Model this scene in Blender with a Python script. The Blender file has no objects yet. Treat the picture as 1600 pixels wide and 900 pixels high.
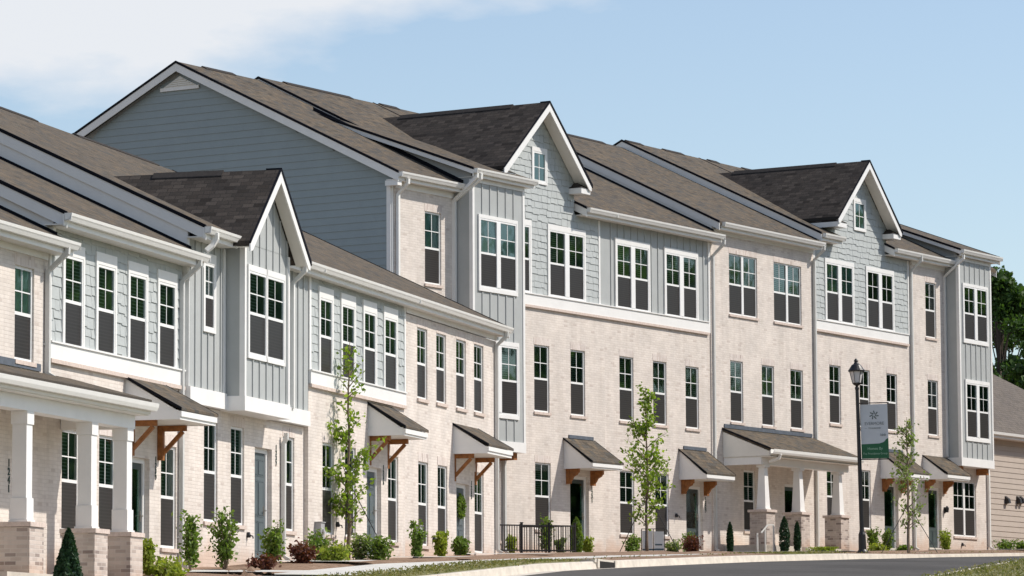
import bpy, bmesh, math, random
import numpy as np
from mathutils import Vector, Matrix
random.seed(7); RNG=np.random.default_rng(11)
S=bpy.context.scene
# ------------------------------------------------------------------ camera
PITCH,ROLL=.1033,-.0049
cs,sn,cp,sp=math.cos(ROLL),math.sin(ROLL),math.cos(PITCH),math.sin(PITCH)
R_=Vector((cs,-sn*sp,sn*cp)); U_=Vector((-sn,-cs*sp,cs*cp)); F_=Vector((0,cp,sp))
cam=bpy.data.objects.new('camera',bpy.data.cameras.new('camera')); S.collection.objects.link(cam)
cam.matrix_world=Matrix(((R_.x,U_.x,-F_.x,0),(R_.y,U_.y,-F_.y,0),(R_.z,U_.z,-F_.z,0),(0,0,0,1)))
cam.data.lens=135; cam.data.sensor_width=36; cam.data.clip_start=.5; cam.data.clip_end=6000
S.camera=cam
# ------------------------------------------------------------------ light
SUN_EL,SUN_AZ=math.radians(46),math.radians(84)
sd=Vector((math.cos(SUN_EL)*math.sin(SUN_AZ),math.cos(SUN_EL)*math.cos(SUN_AZ),math.sin(SUN_EL)))
sun=bpy.data.objects.new('sun',bpy.data.lights.new('sun','SUN')); S.collection.objects.link(sun)
sun.data.energy=4.6; sun.data.angle=math.radians(.5); sun.data.color=(1,.93,.84)
sun.rotation_euler=sd.to_track_quat('Z','Y').to_euler()
W=bpy.data.worlds.new('World'); S.world=W; W.use_nodes=True
def wnode(t,**k):
    n=W.node_tree.nodes.new(t)
    for a,b in k.items(): setattr(n,a,b)
    return n
wl=W.node_tree.links.new; bg=W.node_tree.nodes['Background']
sky=wnode('ShaderNodeTexSky',sky_type='NISHITA',sun_disc=False,sun_elevation=SUN_EL,sun_rotation=SUN_AZ,air_density=1.0,dust_density=.7,ozone_density=1.6)
tc=wnode('ShaderNodeTexCoord'); sep=wnode('ShaderNodeSeparateXYZ'); wl(tc.outputs['Generated'],sep.inputs[0])
def wm(op,a,b=None,c=None,clamp=False):
    n=wnode('ShaderNodeMath',operation=op); n.use_clamp=clamp
    for i,v in enumerate((a,b,c)):
        if v is None: continue
        if isinstance(v,(int,float)): n.inputs[i].default_value=v
        else: wl(v,n.inputs[i])
    return n.outputs[0]
nz=wnode('ShaderNodeTexNoise'); nz.inputs['Scale'].default_value=14; nz.inputs['Detail'].default_value=7; nz.inputs['Roughness'].default_value=.55
mp=wnode('ShaderNodeMapping'); mp.inputs['Scale'].default_value=(1,1,2.6); wl(tc.outputs['Generated'],mp.inputs[0]); wl(mp.outputs[0],nz.inputs['Vector'])
# cloud bank rising to the left, fair sky below it
e=wm('SUBTRACT',sep.outputs[2],wm('MULTIPLY_ADD',sep.outputs[0],.24,.1815))
e=wm('ADD',wm('MULTIPLY',e,55),wm('MULTIPLY',wm('SUBTRACT',nz.outputs[0],.5),3.4))
cl=wm('MULTIPLY',wm('ADD',e,.42,clamp=True),wm('MULTIPLY',wm('MULTIPLY_ADD',sep.outputs[2],-5.0,2.0,clamp=True),.9))
mix=wnode('ShaderNodeMix',data_type='RGBA'); wl(cl,mix.inputs[0])
hsv=wnode('ShaderNodeHueSaturation'); hsv.inputs['Saturation'].default_value=.90; hsv.inputs['Value'].default_value=1.0
wl(sky.outputs[0],hsv.inputs['Color']); wl(hsv.outputs[0],mix.inputs[6]); mix.inputs[7].default_value=(5.7,5.8,6.0,1)
wl(mix.outputs[2],bg.inputs[0]); bg.inputs[1].default_value=.15
S.view_settings.view_transform='Standard'; S.view_settings.look='None'; S.view_settings.exposure=0; S.view_settings.gamma=1
S.view_settings.use_curve_mapping=False
S.render.engine='CYCLES'; S.cycles.max_bounces=8; S.cycles.transparent_max_bounces=12
S.render.resolution_x=1024; S.render.resolution_y=576
# ------------------------------------------------------------------ materials
def srgb(r,g,b):
    f=lambda c:(c/255/12.92) if c<=10 else ((c/255+.055)/1.055)**2.4
    return (f(r),f(g),f(b),1)
class NT:
    def __init__(s,name):
        s.m=bpy.data.materials.new(name); s.m.use_nodes=True; s.t=s.m.node_tree
        s.p=s.t.nodes['Principled BSDF']; s.out=s.t.nodes['Material Output']; s.p.inputs['Specular IOR Level'].default_value=.3
    def n(s,t,**k):
        n=s.t.nodes.new(t)
        for a,b in k.items(): setattr(n,a,b)
        return n
    def l(s,a,b): s.t.links.new(a,b)
    def coord(s,which='Object'): return s.n('ShaderNodeTexCoord').outputs[which]
    def noise(s,vec,scale,detail=4,rough=.6,sc=(1,1,1)):
        m=s.n('ShaderNodeMapping'); m.inputs['Scale'].default_value=sc; s.l(vec,m.inputs[0])
        n=s.n('ShaderNodeTexNoise'); n.inputs['Scale'].default_value=scale; n.inputs['Detail'].default_value=detail; n.inputs['Roughness'].default_value=rough
        s.l(m.outputs[0],n.inputs['Vector']); return n.outputs[0]
    def ramp(s,fac,stops):
        r=s.n('ShaderNodeValToRGB'); cr=r.color_ramp
        while len(cr.elements)>1: cr.elements.remove(cr.elements[-1])
        for i,(p,c) in enumerate(stops):
            e=cr.elements[0] if i==0 else cr.elements.new(p)
            e.position=p; e.color=c if len(c)==4 else (*c,1)
        s.l(fac,r.inputs[0]); return r.outputs[0]
    def mix(s,fac,a,b,mode='MIX'):
        m=s.n('ShaderNodeMix',data_type='RGBA',blend_type=mode)
        for i,v in ((0,fac),(6,a),(7,b)):
            if isinstance(v,(int,float)): m.inputs[i].default_value=v
            elif isinstance(v,tuple): m.inputs[i].default_value=v if len(v)==4 else (*v,1)
            else: s.l(v,m.inputs[i])
        return m.outputs[2]
    def math(s,op,a,b=0):
        m=s.n('ShaderNodeMath',operation=op)
        for i,v in enumerate((a,b)):
            if isinstance(v,(int,float)): m.inputs[i].default_value=v
            else: s.l(v,m.inputs[i])
        return m.outputs[0]
    def base(s,c):
        if isinstance(c,tuple): s.p.inputs['Base Color'].default_value=c if len(c)==4 else (*c,1)
        else: s.l(c,s.p.inputs['Base Color'])
    def bump(s,h,strength=.3,dist=.01):
        b=s.n('ShaderNodeBump'); b.inputs['Strength'].default_value=strength; b.inputs['Distance'].default_value=dist
        s.l(h,b.inputs['Height']); s.l(b.outputs[0],s.p.inputs['Normal'])
    def rough(s,v): s.p.inputs['Roughness'].default_value=v
def plain(name,col,rough=.6,var=.12,scale=3,spec=.3,metal=0):
    m=NT(name); v=m.coord(); f=m.noise(v,scale,5,.65)
    c=tuple(col[:3]); lo=tuple(x*(1-var) for x in c); hi=tuple(min(1,x*(1+var)) for x in c)
    m.base(m.ramp(f,[(.3,lo),(.7,hi)])); m.rough(rough); m.p.inputs['Specular IOR Level'].default_value=spec; m.p.inputs['Metallic'].default_value=metal
    return m.m
def brickmat(name,c1,c2,cm,dark,ratio=.12,soldier=False):
    m=NT(name); v=m.coord(); s=m.n('ShaderNodeSeparateXYZ'); m.l(v,s.inputs[0])
    cb=m.n('ShaderNodeCombineXYZ'); xy=m.math('ADD',s.outputs[0],s.outputs[1])
    if soldier: m.l(xy,cb.inputs[1]); m.l(s.outputs[2],cb.inputs[0])
    else: m.l(xy,cb.inputs[0]); m.l(s.outputs[2],cb.inputs[1])
    b=m.n('ShaderNodeTexBrick'); m.l(cb.outputs[0],b.inputs['Vector'])
    for k,x in {'Scale':1,'Mortar Size':.007,'Mortar Smooth':.3,'Bias':0,'Brick Width':.203,'Row Height':.0677}.items(): b.inputs[k].default_value=x
    b.inputs['Color1'].default_value=(0,0,0,1); b.inputs['Color2'].default_value=(1,1,1,1); b.inputs['Mortar'].default_value=(.5,.5,.5,1)
    blot=m.noise(v,1.3,5,.6); fine=m.noise(v,26,3,.7)
    bc=m.ramp(b.outputs['Color'],[(0,c1),(.6,c2),(1-ratio,c2),(1-ratio*.4,dark)])
    bc=m.mix(m.math('MULTIPLY',fine,.18),bc,cm)
    bc=m.mix(b.outputs['Fac'],bc,cm)
    bc=m.mix(1.0,bc,m.ramp(blot,[(.3,(.86,.85,.85)),(.7,(1.06,1.04,1.03))]),'MULTIPLY')
    stk=m.noise(v,1,5,.6,(5,5,.35)); bc=m.mix(1.0,bc,m.ramp(stk,[(.32,(.94,.93,.92)),(.55,(1.01,1.01,1.01))]),'MULTIPLY')
    # red soil splashed on the lowest courses
    zz=m.math('ADD',s.outputs[2],m.math('MULTIPLY',m.math('SUBTRACT',blot,.5),-1.1)); sp_=m.ramp(m.math('MULTIPLY',zz,1.6),[(.12,(.5,.5,.5)),(.75,(0,0,0))])
    bc=m.mix(sp_,bc,(.50,.31,.20,1))
    m.base(bc); m.rough(.9)
    h=m.math('SUBTRACT',m.math('MULTIPLY',fine,.4),b.outputs['Fac']); m.bump(h,.5,.006)
    return m.m
M={}
M['brick']=brickmat('whitewashed brick',(.66,.605,.55),(.73,.675,.62),(.635,.58,.53),(.585,.52,.47),.06)
M['pier']=brickmat('mixed brick',(.40,.33,.29),(.60,.52,.46),(.58,.53,.48),(.25,.20,.18),.25)
M['lintel']=brickmat('soldier brick',(.59,.51,.46),(.70,.635,.59),(.64,.59,.55),(.42,.34,.31),.07,True)
M['sill']=plain('brick sill',(.60,.50,.44),.85,.18,14)
M['siding']=plain('grey siding paint',(.41,.425,.42),.55,.05,2)
M['shake']=plain('grey shake paint',(.44,.465,.46),.6,.07,5)
M['gable_siding']=plain('shaded grey lap paint',(.285,.335,.35),.6,.04,1.5)  # siding grey painted darker and bluer for the sunless end wall
M['white']=plain('white trim paint',(.80,.79,.77),.45,.04,2)
M['cream']=plain('soffit paint',(.76,.74,.69),.55,.04,2)
M['gutter']=plain('white gutter enamel',(.80,.79,.76),.3,.03,4,.5)
M['downspout']=plain('grey downspout enamel',(.60,.60,.58),.35,.05,3,.5)
M['vinyl']=plain('white vinyl',(.82,.82,.81),.35,.02,3,.5)
M['drip']=plain('dark drip edge metal',(.008,.009,.014),.7,.2,4,.1)
M['vent']=plain('shingled ridge cap',(.05,.045,.042),.9,.2,12,.1)
M['flash']=plain('lead flashing',(.11,.125,.15),.5,.2,6)
M['wood']=plain('stained cedar',(.29,.115,.035),.6,.35,9)
M['beigesiding']=plain('beige lap paint',(.46,.395,.34),.6,.05,2)
M['black']=plain('black painted metal',(.015,.014,.016),.45,.2,5,.5)
M['metergrey']=plain('grey meter box',(.36,.36,.36),.5,.08,6)
M['bark']=plain('sapling bark',(.20,.15,.11),.9,.35,25)
M['oldbark']=plain('tree bark',(.09,.07,.055),.95,.35,8)
M['doorpaint']=plain('slate door paint',(.10,.125,.135),.45,.1,2,.5)
M['doordark']=plain('dark door paint',(.055,.075,.075),.35,.1,2,.5)
M['concrete']=plain('concrete',(.56,.51,.44),.9,.16,3.5)
M['walk']=plain('pavement concrete',(.56,.55,.52),.9,.12,1.5)
M['dark']=plain('dark void',(.012,.011,.010),.9,.2,3)
M['brass']=plain('nickel hardware',(.5,.47,.42),.3,.05,9,.5,1)
M['green']=plain('green banner print',(.03,.13,.06),.6,.1,3)
M['bannergrey']=plain('grey banner print',(.60,.615,.63),.6,.05,2)
M['ink']=plain('dark ink',(.05,.075,.065),.6,.05,3)
M['inkpale']=plain('pale green ink',(.36,.55,.40),.6,.05,3)
M['inkgrey']=plain('grey ink',(.18,.20,.205),.6,.05,3)
M['signwhite']=plain('white sign board',(.72,.73,.74),.5,.04,3)
M['signblue']=plain('blue grey sign stripe',(.09,.13,.16),.5,.04,3)
M['frost']=plain('frosted lantern glass',(.62,.60,.60),.2,.08,6,.5)
def shingle(name,cols,swap=False,width=.21,row=.143,rowdark=.55):
    m=NT(name); v=m.coord(); s=m.n('ShaderNodeSeparateXYZ'); m.l(v,s.inputs[0]); cb=m.n('ShaderNodeCombineXYZ')
    a,b_=(s.outputs[1],s.outputs[0]) if swap else (s.outputs[0],s.outputs[1])
    m.l(a,cb.inputs[0]); m.l(m.math('MULTIPLY',b_,1.32 if swap else 1.11),cb.inputs[1])
    b=m.n('ShaderNodeTexBrick'); m.l(cb.outputs[0],b.inputs['Vector'])
    for k,x in {'Scale':1,'Mortar Size':.008,'Mortar Smooth':.2,'Bias':0,'Brick Width':width,'Row Height':row}.items(): b.inputs[k].default_value=x
    b.offset=.37
    b.inputs['Color1'].default_value=(0,0,0,1); b.inputs['Color2'].default_value=(1,1,1,1); b.inputs['Mortar'].default_value=(.4,.4,.4,1)
    n=len(cols); c=m.ramp(b.outputs['Color'],[(i/(n-1),x) for i,x in enumerate(cols)])
    fine=m.noise(v,38,3,.8); big=m.noise(v,1.1,5,.65)
    c=m.mix(1,c,m.ramp(fine,[(.32,(.72,.72,.74)),(.68,(1.25,1.22,1.2))]),'MULTIPLY')
    c=m.mix(1,c,m.ramp(big,[(.3,(.88,.88,.9)),(.7,(1.1,1.08,1.05))]),'MULTIPLY')
    c=m.mix(m.math('MULTIPLY',b.outputs['Fac'],rowdark),c,(.035,.032,.03,1))
    m.base(c); m.rough(.95); m.p.inputs['Specular IOR Level'].default_value=.15
    m.bump(m.math('SUBTRACT',m.math('MULTIPLY',fine,.5),b.outputs['Fac']),.7,.012); return m.m
browns=[(.080,.072,.064),(.185,.145,.110),(.120,.114,.110),(.215,.168,.125),(.100,.098,.098),(.175,.145,.118),(.135,.112,.092)]
browns=[(x*.77,y*.78,z*.73) for x,y,z in browns]
M['roof']=shingle('weathered brown shingles',browns)
M['dormer']=shingle('shaded brown shingles',[(.028,.024,.021),(.068,.058,.050),(.042,.037,.033),(.085,.073,.063),(.05,.044,.039)],True,.24,.128,.9)  # roof browns darkened in colour for slopes turned away from the sun
M['roofbeige']=shingle('grey brown shingles',[(.13,.115,.10),(.17,.15,.13),(.15,.135,.12)])
def glassmat():
    m=NT('window glass'); t=m.n('ShaderNodeBsdfTransparent'); t.inputs[0].default_value=(.55,.66,.62,1)
    g=m.n('ShaderNodeBsdfGlossy'); g.inputs['Roughness'].default_value=.04; g.inputs['Color'].default_value=(.80,.97,.93,1)
    f=m.n('ShaderNodeFresnel'); f.inputs['IOR'].default_value=1.9
    v=m.coord(); h=m.noise(v,1.4,2,.5); b=m.n('ShaderNodeBump'); b.inputs['Strength'].default_value=.10; b.inputs['Distance'].default_value=.03; m.l(h,b.inputs['Height'])
    m.l(b.outputs[0],g.inputs['Normal'])
    x=m.n('ShaderNodeMixShader'); m.l(f.outputs[0],x.inputs[0]); m.l(t.outputs[0],x.inputs[1]); m.l(g.outputs[0],x.inputs[2]); m.l(x.outputs[0],m.out.inputs[0]); return m.m
M['glass']=glassmat()
def stripes(name,a,b,pitch,duty,rough=.8):
    m=NT(name); v=m.coord(); s=m.n('ShaderNodeSeparateXYZ'); m.l(v,s.inputs[0])
    f=m.math('FRACT',m.math('DIVIDE',s.outputs[2],pitch)); k=m.math('GREATER_THAN',f,duty)
    m.base(m.mix(k,a,b)); m.rough(rough); return m.m
M['blind']=stripes('window blind slats',(.085,.115,.105,1),(.42,.47,.45,1),.062,.68)
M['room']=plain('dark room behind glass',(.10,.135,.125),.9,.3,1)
M['skytint']=plain('painted sky reflection',(.52,.66,.69),.8,.1,1)  # pale blue painted to pass for sky reflected in the panes
M['screen']=stripes('insect screen over blind',(.030,.026,.025,1),(.044,.040,.038,1),.062,.62,.38)
def leafmat(name,cols,trans=.35):
    m=NT(name); g=m.n('ShaderNodeNewGeometry'); v=m.coord(); f=m.noise(v,.9,3,.6)
    r=m.math('ADD',m.math('MULTIPLY',g.outputs['Random Per Island'],.7),m.math('MULTIPLY',f,.3))
    n=len(cols); c=m.ramp(r,[(i/(n-1),x) for i,x in enumerate(cols)]); m.base(c); m.rough(.55)
    t=m.n('ShaderNodeBsdfTranslucent'); m.l(m.mix(1,c,(1.5,1.7,.7,1),'MULTIPLY'),t.inputs[0]); x=m.n('ShaderNodeMixShader'); x.inputs[0].default_value=trans
    m.l(m.p.outputs[0],x.inputs[1]); m.l(t.outputs[0],x.inputs[2]); m.l(x.outputs[0],m.out.inputs[0]); return m.m
M['leaf_sap']=leafmat('sapling leaves',[(.08,.14,.02),(.17,.25,.03),(.28,.36,.055),(.11,.17,.035),(.34,.37,.11)],.45)
M['leaf_pale']=leafmat('pale sapling leaves',[(.12,.17,.06),(.20,.26,.10),(.15,.19,.07),(.30,.33,.16)],.4)
M['leaf_bush']=leafmat('bush leaves',[(.06,.11,.02),(.12,.19,.03),(.18,.26,.05),(.09,.13,.03),(.26,.31,.09)])
M['leaf_yellow']=leafmat('yellow green leaves',[(.16,.22,.03),(.24,.30,.04),(.30,.32,.06),(.12,.18,.03)])
M['leaf_dark']=leafmat('dark conifer leaves',[(.015,.045,.018),(.03,.075,.028),(.022,.055,.03),(.045,.09,.035)],.15)
M['leaf_tree']=leafmat('broad tree leaves',[(.03,.065,.014),(.05,.10,.02),(.07,.125,.03),(.04,.08,.02),(.10,.15,.04)],.3)
M['leaf_wood']=leafmat('brightened wood leaves',[(.12,.18,.09),(.16,.23,.12),(.14,.20,.11),(.20,.27,.15)],.6)  # colour lifted so the unlit side still mirrors as bright green
M['leaf_red']=leafmat('dark red leaves',[(.10,.03,.025),(.15,.05,.035),(.08,.04,.02)],.25)
M['flower']=leafmat('pale flowers',[(.55,.45,.42),(.62,.55,.50)],.2)
def groundmat(name,cols,scale,bumpd=.03,detail=8):
    m=NT(name); v=m.coord(); a=m.noise(v,scale,detail,.7); b=m.noise(v,scale*.09,4,.6)
    f=m.math('ADD',m.math('MULTIPLY',a,.65),m.math('MULTIPLY',b,.35)); n=len(cols)
    m.base(m.ramp(f,[(.3+.4*i/(n-1),c) for i,c in enumerate(cols)])); m.rough(.95); m.bump(a,.6,bumpd); return m.m
M['asphalt']=groundmat('asphalt',[(.062,.058,.054),(.078,.073,.068),(.098,.091,.084)],14,.01)
def patchy():
    t=M['asphalt'].node_tree; p=t.nodes['Principled BSDF']; src=p.inputs['Base Color'].links[0].from_socket
    tcn=t.nodes.new('ShaderNodeTexCoord'); n=t.nodes.new('ShaderNodeTexNoise'); n.inputs['Scale'].default_value=.16; n.inputs['Detail'].default_value=6; n.inputs['Roughness'].default_value=.62; t.links.new(tcn.outputs['Object'],n.inputs['Vector'])
    r=t.nodes.new('ShaderNodeValToRGB'); r.color_ramp.elements[0].position=.40; r.color_ramp.elements[0].color=(.72,.71,.70,1); r.color_ramp.elements[1].position=.56; r.color_ramp.elements[1].color=(1.08,1.08,1.08,1); t.links.new(n.outputs[0],r.inputs[0])
    m=t.nodes.new('ShaderNodeMix'); m.data_type='RGBA'; m.blend_type='MULTIPLY'; m.inputs[0].default_value=1; t.links.new(src,m.inputs[6]); t.links.new(r.outputs[0],m.inputs[7]); t.links.new(m.outputs[2],p.inputs['Base Color'])
patchy()
M['grass']=groundmat('lawn',[(.10,.11,.035),(.17,.165,.065),(.27,.22,.11)],5,.05)
M['mulch']=groundmat('pine straw mulch',[(.12,.075,.05),(.23,.15,.10),(.36,.26,.19)],9,.06)
M['grassblade']=leafmat('grass blades',[(.09,.12,.03),(.16,.17,.05),(.26,.22,.10),(.20,.19,.07)],.25)
# ------------------------------------------------------------------ mesh helpers
col=S.collection
class Fr:                                   # a street front: u along it, w out from the wall, z up
    def __init__(s,th,n0):
        s.th,s.n0=th,n0; s.d=Vector((math.sin(th),math.cos(th),0)); s.n=Vector((math.cos(th),-math.sin(th),0))
    def P(s,u,w,z): return s.d*u+s.n*(w-s.n0)+Vector((0,0,z))
    rot=property(lambda s:math.pi/2-s.th)
FA=Fr(.2695,25.62); FB=Fr(.5528,56.2)
def setp(o,label=None,cat=None,group=None,kind=None):
    if label: o['label']=label
    if cat: o['category']=cat
    if group: o['group']=group
    if kind: o['kind']=kind
    return o
class Th:                                   # a thing: an Empty at its base; parts are meshes below it
    def __init__(s,name,fr,u,w,z,label,cat,group=None):
        s.fr,s.u,s.w,s.z=fr,u,w,z
        s.o=bpy.data.objects.new(name,None); col.objects.link(s.o); s.o.empty_display_size=.3
        s.o.location=fr.P(u,w,z); s.o.rotation_euler=(0,0,fr.rot); setp(s.o,label,cat,group)
    def mb(s): return MB(s)
class MB:
    def __init__(s,th=None): s.t=th; s.v=[]; s.f=[]
    def loc(s,p):
        if s.t is None: return tuple(p)
        return (p[0]-s.t.u,-(p[1]-s.t.w),p[2]-s.t.z)
    def add(s,vs,fs):
        b=len(s.v); s.v+= [s.loc(p) for p in vs]; s.f+=[tuple(i+b for i in f) for f in fs]; return s
    def box(s,u0,u1,w0,w1,z0,z1):
        return s.add([(u0,w0,z0),(u1,w0,z0),(u1,w1,z0),(u0,w1,z0),(u0,w0,z1),(u1,w0,z1),(u1,w1,z1),(u0,w1,z1)],
              [(0,1,2,3),(4,7,6,5),(0,4,5,1),(1,5,6,2),(2,6,7,3),(3,7,4,0)])
    def prism(s,prof,u0,u1):                # profile in (w,z), extruded along u
        n=len(prof); return s.add([(u0,w,z) for w,z in prof]+[(u1,w,z) for w,z in prof],
              [tuple(range(n)),tuple(range(2*n-1,n-1,-1))]+[(i,(i+1)%n,n+(i+1)%n,n+i) for i in range(n)])
    def prismU(s,prof,w0,w1):               # profile in (u,z), extruded along w
        n=len(prof); return s.add([(u,w0,z) for u,z in prof]+[(u,w1,z) for u,z in prof],
              [tuple(range(n)),tuple(range(2*n-1,n-1,-1))]+[(i,(i+1)%n,n+(i+1)%n,n+i) for i in range(n)])
    def tube(s,path,r,n=8,square=False):
        rs=r if isinstance(r,(list,tuple)) else [r]*len(path); pts=[Vector(p) for p in path]; ring=[]
        if square: n=4
        for i,p in enumerate(pts):
            t=(pts[min(i+1,len(pts)-1)]-pts[max(i-1,0)]).normalized(); a=Vector((1,0,0)) if abs(t.x)<.9 else Vector((0,1,0))
            x=t.cross(a).normalized(); y=t.cross(x)
            ring.append([p+(x*math.cos(2*math.pi*(k+.5)/n)+y*math.sin(2*math.pi*(k+.5)/n))*rs[i]*(1.414 if square else 1) for k in range(n)])
        vs=[q for r_ in ring for q in r_]; fs=[tuple(range(n)),tuple(range(len(vs)-1,len(vs)-n-1,-1))]
        for i in range(len(pts)-1):
            for k in range(n): fs.append((i*n+k,i*n+(k+1)%n,(i+1)*n+(k+1)%n,(i+1)*n+k))
        return s.add(vs,fs)
    def lathe(s,c,prof,n=16):               # c=(u,w), profile (r,z)
        vs=[(c[0]+r*math.cos(2*math.pi*k/n),c[1]+r*math.sin(2*math.pi*k/n),z) for r,z in prof for k in range(n)]
        fs=[tuple(range(n)),tuple(range(len(vs)-1,len(vs)-n-1,-1))]
        for i in range(len(prof)-1):
            for k in range(n): fs.append((i*n+k,i*n+(k+1)%n,(i+1)*n+(k+1)%n,(i+1)*n+k))
        return s.add(vs,fs)
    def build(s,name,mat,parent=None,smooth=False,fix=True,label=None):
        me=bpy.data.meshes.new(name); me.from_pydata(s.v,[],s.f)
        if fix:
            bm=bmesh.new(); bm.from_mesh(me); bmesh.ops.recalc_face_normals(bm,faces=bm.faces); bm.to_mesh(me); bm.free()
        o=bpy.data.objects.new(name,me); col.objects.link(o); me.materials.append(M[mat] if isinstance(mat,str) else mat)
        if smooth:
            for p in me.polygons: p.use_smooth=True
        if parent is not None: o.parent=parent.o if isinstance(parent,Th) else parent
        if label: o['label']=label
        return o
def cut(a,b,holes):                         # interval [a,b] minus holes
    segs=[(a,b)]
    for h0,h1 in holes:
        out=[]
        for x,y in segs:
            if h1<=x or h0>=y: out.append((x,y)); continue
            if h0>x: out.append((x,h0))
            if h1<y: out.append((h1,y))
        segs=out
    return [q for q in segs if q[1]-q[0]>.004]
def wallgrid(mb,u0,u1,z0,z1,w,holes,depth):
    us=sorted({u0,u1,*[h[0] for h in holes],*[h[1] for h in holes]}); zs=sorted({z0,z1,*[h[2] for h in holes],*[h[3] for h in holes]})
    us=[x for x in us if u0<=x<=u1]; zs=[x for x in zs if z0<=x<=z1]
    for i in range(len(us)-1):
        for j in range(len(zs)-1):
            cu,cz=(us[i]+us[i+1])/2,(zs[j]+zs[j+1])/2
            if any(h[0]<cu<h[1] and h[2]<cz<h[3] for h in holes): continue
            mb.add([(us[i],w,zs[j]),(us[i+1],w,zs[j]),(us[i+1],w,zs[j+1]),(us[i],w,zs[j+1])],[(0,1,2,3)])
    for h in holes:
        a,b,c,d=h[:4]; k=w-depth
        mb.add([(a,w,c),(a,k,c),(a,k,d),(a,w,d)],[(0,1,2,3)]); mb.add([(b,w,c),(b,w,d),(b,k,d),(b,k,c)],[(0,1,2,3)])
        mb.add([(a,w,d),(a,k,d),(b,k,d),(b,w,d)],[(0,1,2,3)]); mb.add([(a,w,c),(b,w,c),(b,k,c),(a,k,c)],[(0,1,2,3)])
def brickwall(T,u0,u1,z0,z1,w=0,holes=(),left=1.0,right=.4,name='brick_wall',top=True):
    mb=T.mb(); wallgrid(mb,u0,u1,z0,z1,w,list(holes),.16)
    mb.add([(u0,w,z0),(u0,w,z1),(u0,w-left,z1),(u0,w-left,z0)],[(0,1,2,3)])
    mb.add([(u1,w,z0),(u1,w-right,z0),(u1,w-right,z1),(u1,w,z1)],[(0,1,2,3)])
    if top: mb.add([(u0,w,z1),(u1,w,z1),(u1,w-.15,z1),(u0,w-.15,z1)],[(0,1,2,3)])
    return mb.build(name,'brick',T,fix=False)
def inpoly(poly,z):                         # u-interval of a (u,z) polygon at height z
    xs=[]
    n=len(poly)
    for i in range(n):
        (a,b),(c,d)=poly[i],poly[(i+1)%n]
        if (b<=z<d) or (d<=z<b): xs.append(a+(c-a)*(z-b)/(d-b))
    return (min(xs),max(xs)) if len(xs)>=2 else None
def lap(T,poly,w,holes=(),course=.17,mat='siding',name='lap_siding',side=None,t=.018):
    """horizontal lap boards over polygon (u,z); side=u0 turns them onto a side wall where poly is (w,z)"""
    mb=T.mb(); z=min(p[1] for p in poly); zt=max(p[1] for p in poly)
    def pt(a,o,zz): return (a,w+o,zz) if side is None else (side-o,a,zz)
    while z<zt-.01:
        zz=min(z+course,zt); i0,i1=inpoly(poly,z+.002),inpoly(poly,zz-.002)
        if i0 and i1:
            hs=[(h[0],h[1]) for h in holes if h[2]<zz-.01 and h[3]>z+.01]
            lo=min(i0[0],i1[0]); hi=max(i0[1],i1[1])
            if side is not None:                 # butt joints between boards
                j=lo+((z*7.3)%3.4); 
                while j<hi: hs.append((j,j+.004)); j+=3.66
            for a,b in cut(lo,hi,hs):
                a0,b0=max(a,i0[0]),min(b,i0[1]); a1,b1=max(a,i1[0]),min(b,i1[1])
                if b0<=a0 or b1<a1: continue
                mb.add([pt(a0,t,z),pt(b0,t,z),pt(b1,.003,zz),pt(a1,.003,zz),pt(a0,0,z),pt(b0,0,z)],[(0,1,2,3),(4,5,1,0)])
        z+=course
    return mb.build(name,mat,T,fix=False)
def shake(T,poly,w,holes=(),course=.19,name='shake_siding'):
    rnd=random.Random(int(T.u*10)); mb=T.mb(); z=min(p[1] for p in poly); zt=max(p[1] for p in poly)
    while z<zt-.01:
        zz=min(z+course,zt); i0,i1=inpoly(poly,z+.002),inpoly(poly,zz-.002)
        if i0 and i1:
            hs=[(h[0],h[1]) for h in holes if h[2]<zz-.01 and h[3]>z+.01]
            u=i0[0]-rnd.random()*.2
            while u<i0[1]:
                b=u+rnd.uniform(.16,.42); dz=rnd.choice((0,0,.012,.028,-.016)); t=rnd.uniform(.016,.026)
                for a_,b_ in cut(max(u+.004,i0[0]),min(b-.004,i0[1]),hs):
                    a1,b1=max(a_,i1[0]),min(b_,i1[1])
                    if b1<=a1: continue
                    zb=z+dz if z>poly[0][1]+.01 or dz>0 else z
                    mb.add([(a_,w+t,zb),(b_,w+t,zb),(b1,w+.004,zz+.02),(a1,w+.004,zz+.02),(a_,w,zb),(b_,w,zb)],[(0,1,2,3),(4,5,1,0),(0,3,4),(1,5,2)])
                u=b
        z+=course
    return mb.build(name,'shake',T,fix=False)
def batten(T,poly,w,holes=(),pitch=.40,name='board_and_batten',mat='siding',start=None,edge=True):
    """flat panel with vertical battens"""
    mb=T.mb(); us=[p[0] for p in poly]; u0,u1=min(us),max(us)
    T.mb()
    n=len(poly); base=T.mb(); zlo=min(p[1] for p in poly); zhi=max(p[1] for p in poly)
    if n==4: wallgrid(mb,u0,u1,zlo,zhi,w,[h for h in holes],.10)
    else: mb.add([(p[0],w,p[1]) for p in poly],[tuple(range(n))])
    u=(start if start is not None else u0)+pitch
    def top(u):
        ys=[]
        for i in range(n):
            (a,b),(c,d)=poly[i],poly[(i+1)%n]
            if (a<=u<c) or (c<=u<a): ys.append(b+(d-b)*(u-a)/(c-a))
        return (min(ys),max(ys)) if len(ys)>=2 else None
    while u<u1-.08:
        tt=top(u)
        if tt:
            for a,b in cut(tt[0],tt[1],[(h[2],h[3]) for h in holes if h[0]<u+.03 and h[1]>u-.03]): mb.box(u-.024,u+.024,w+.001,w+.024,a,b)
        u+=pitch
    return mb.build(name,mat,T,fix=False)
WIN=0
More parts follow.
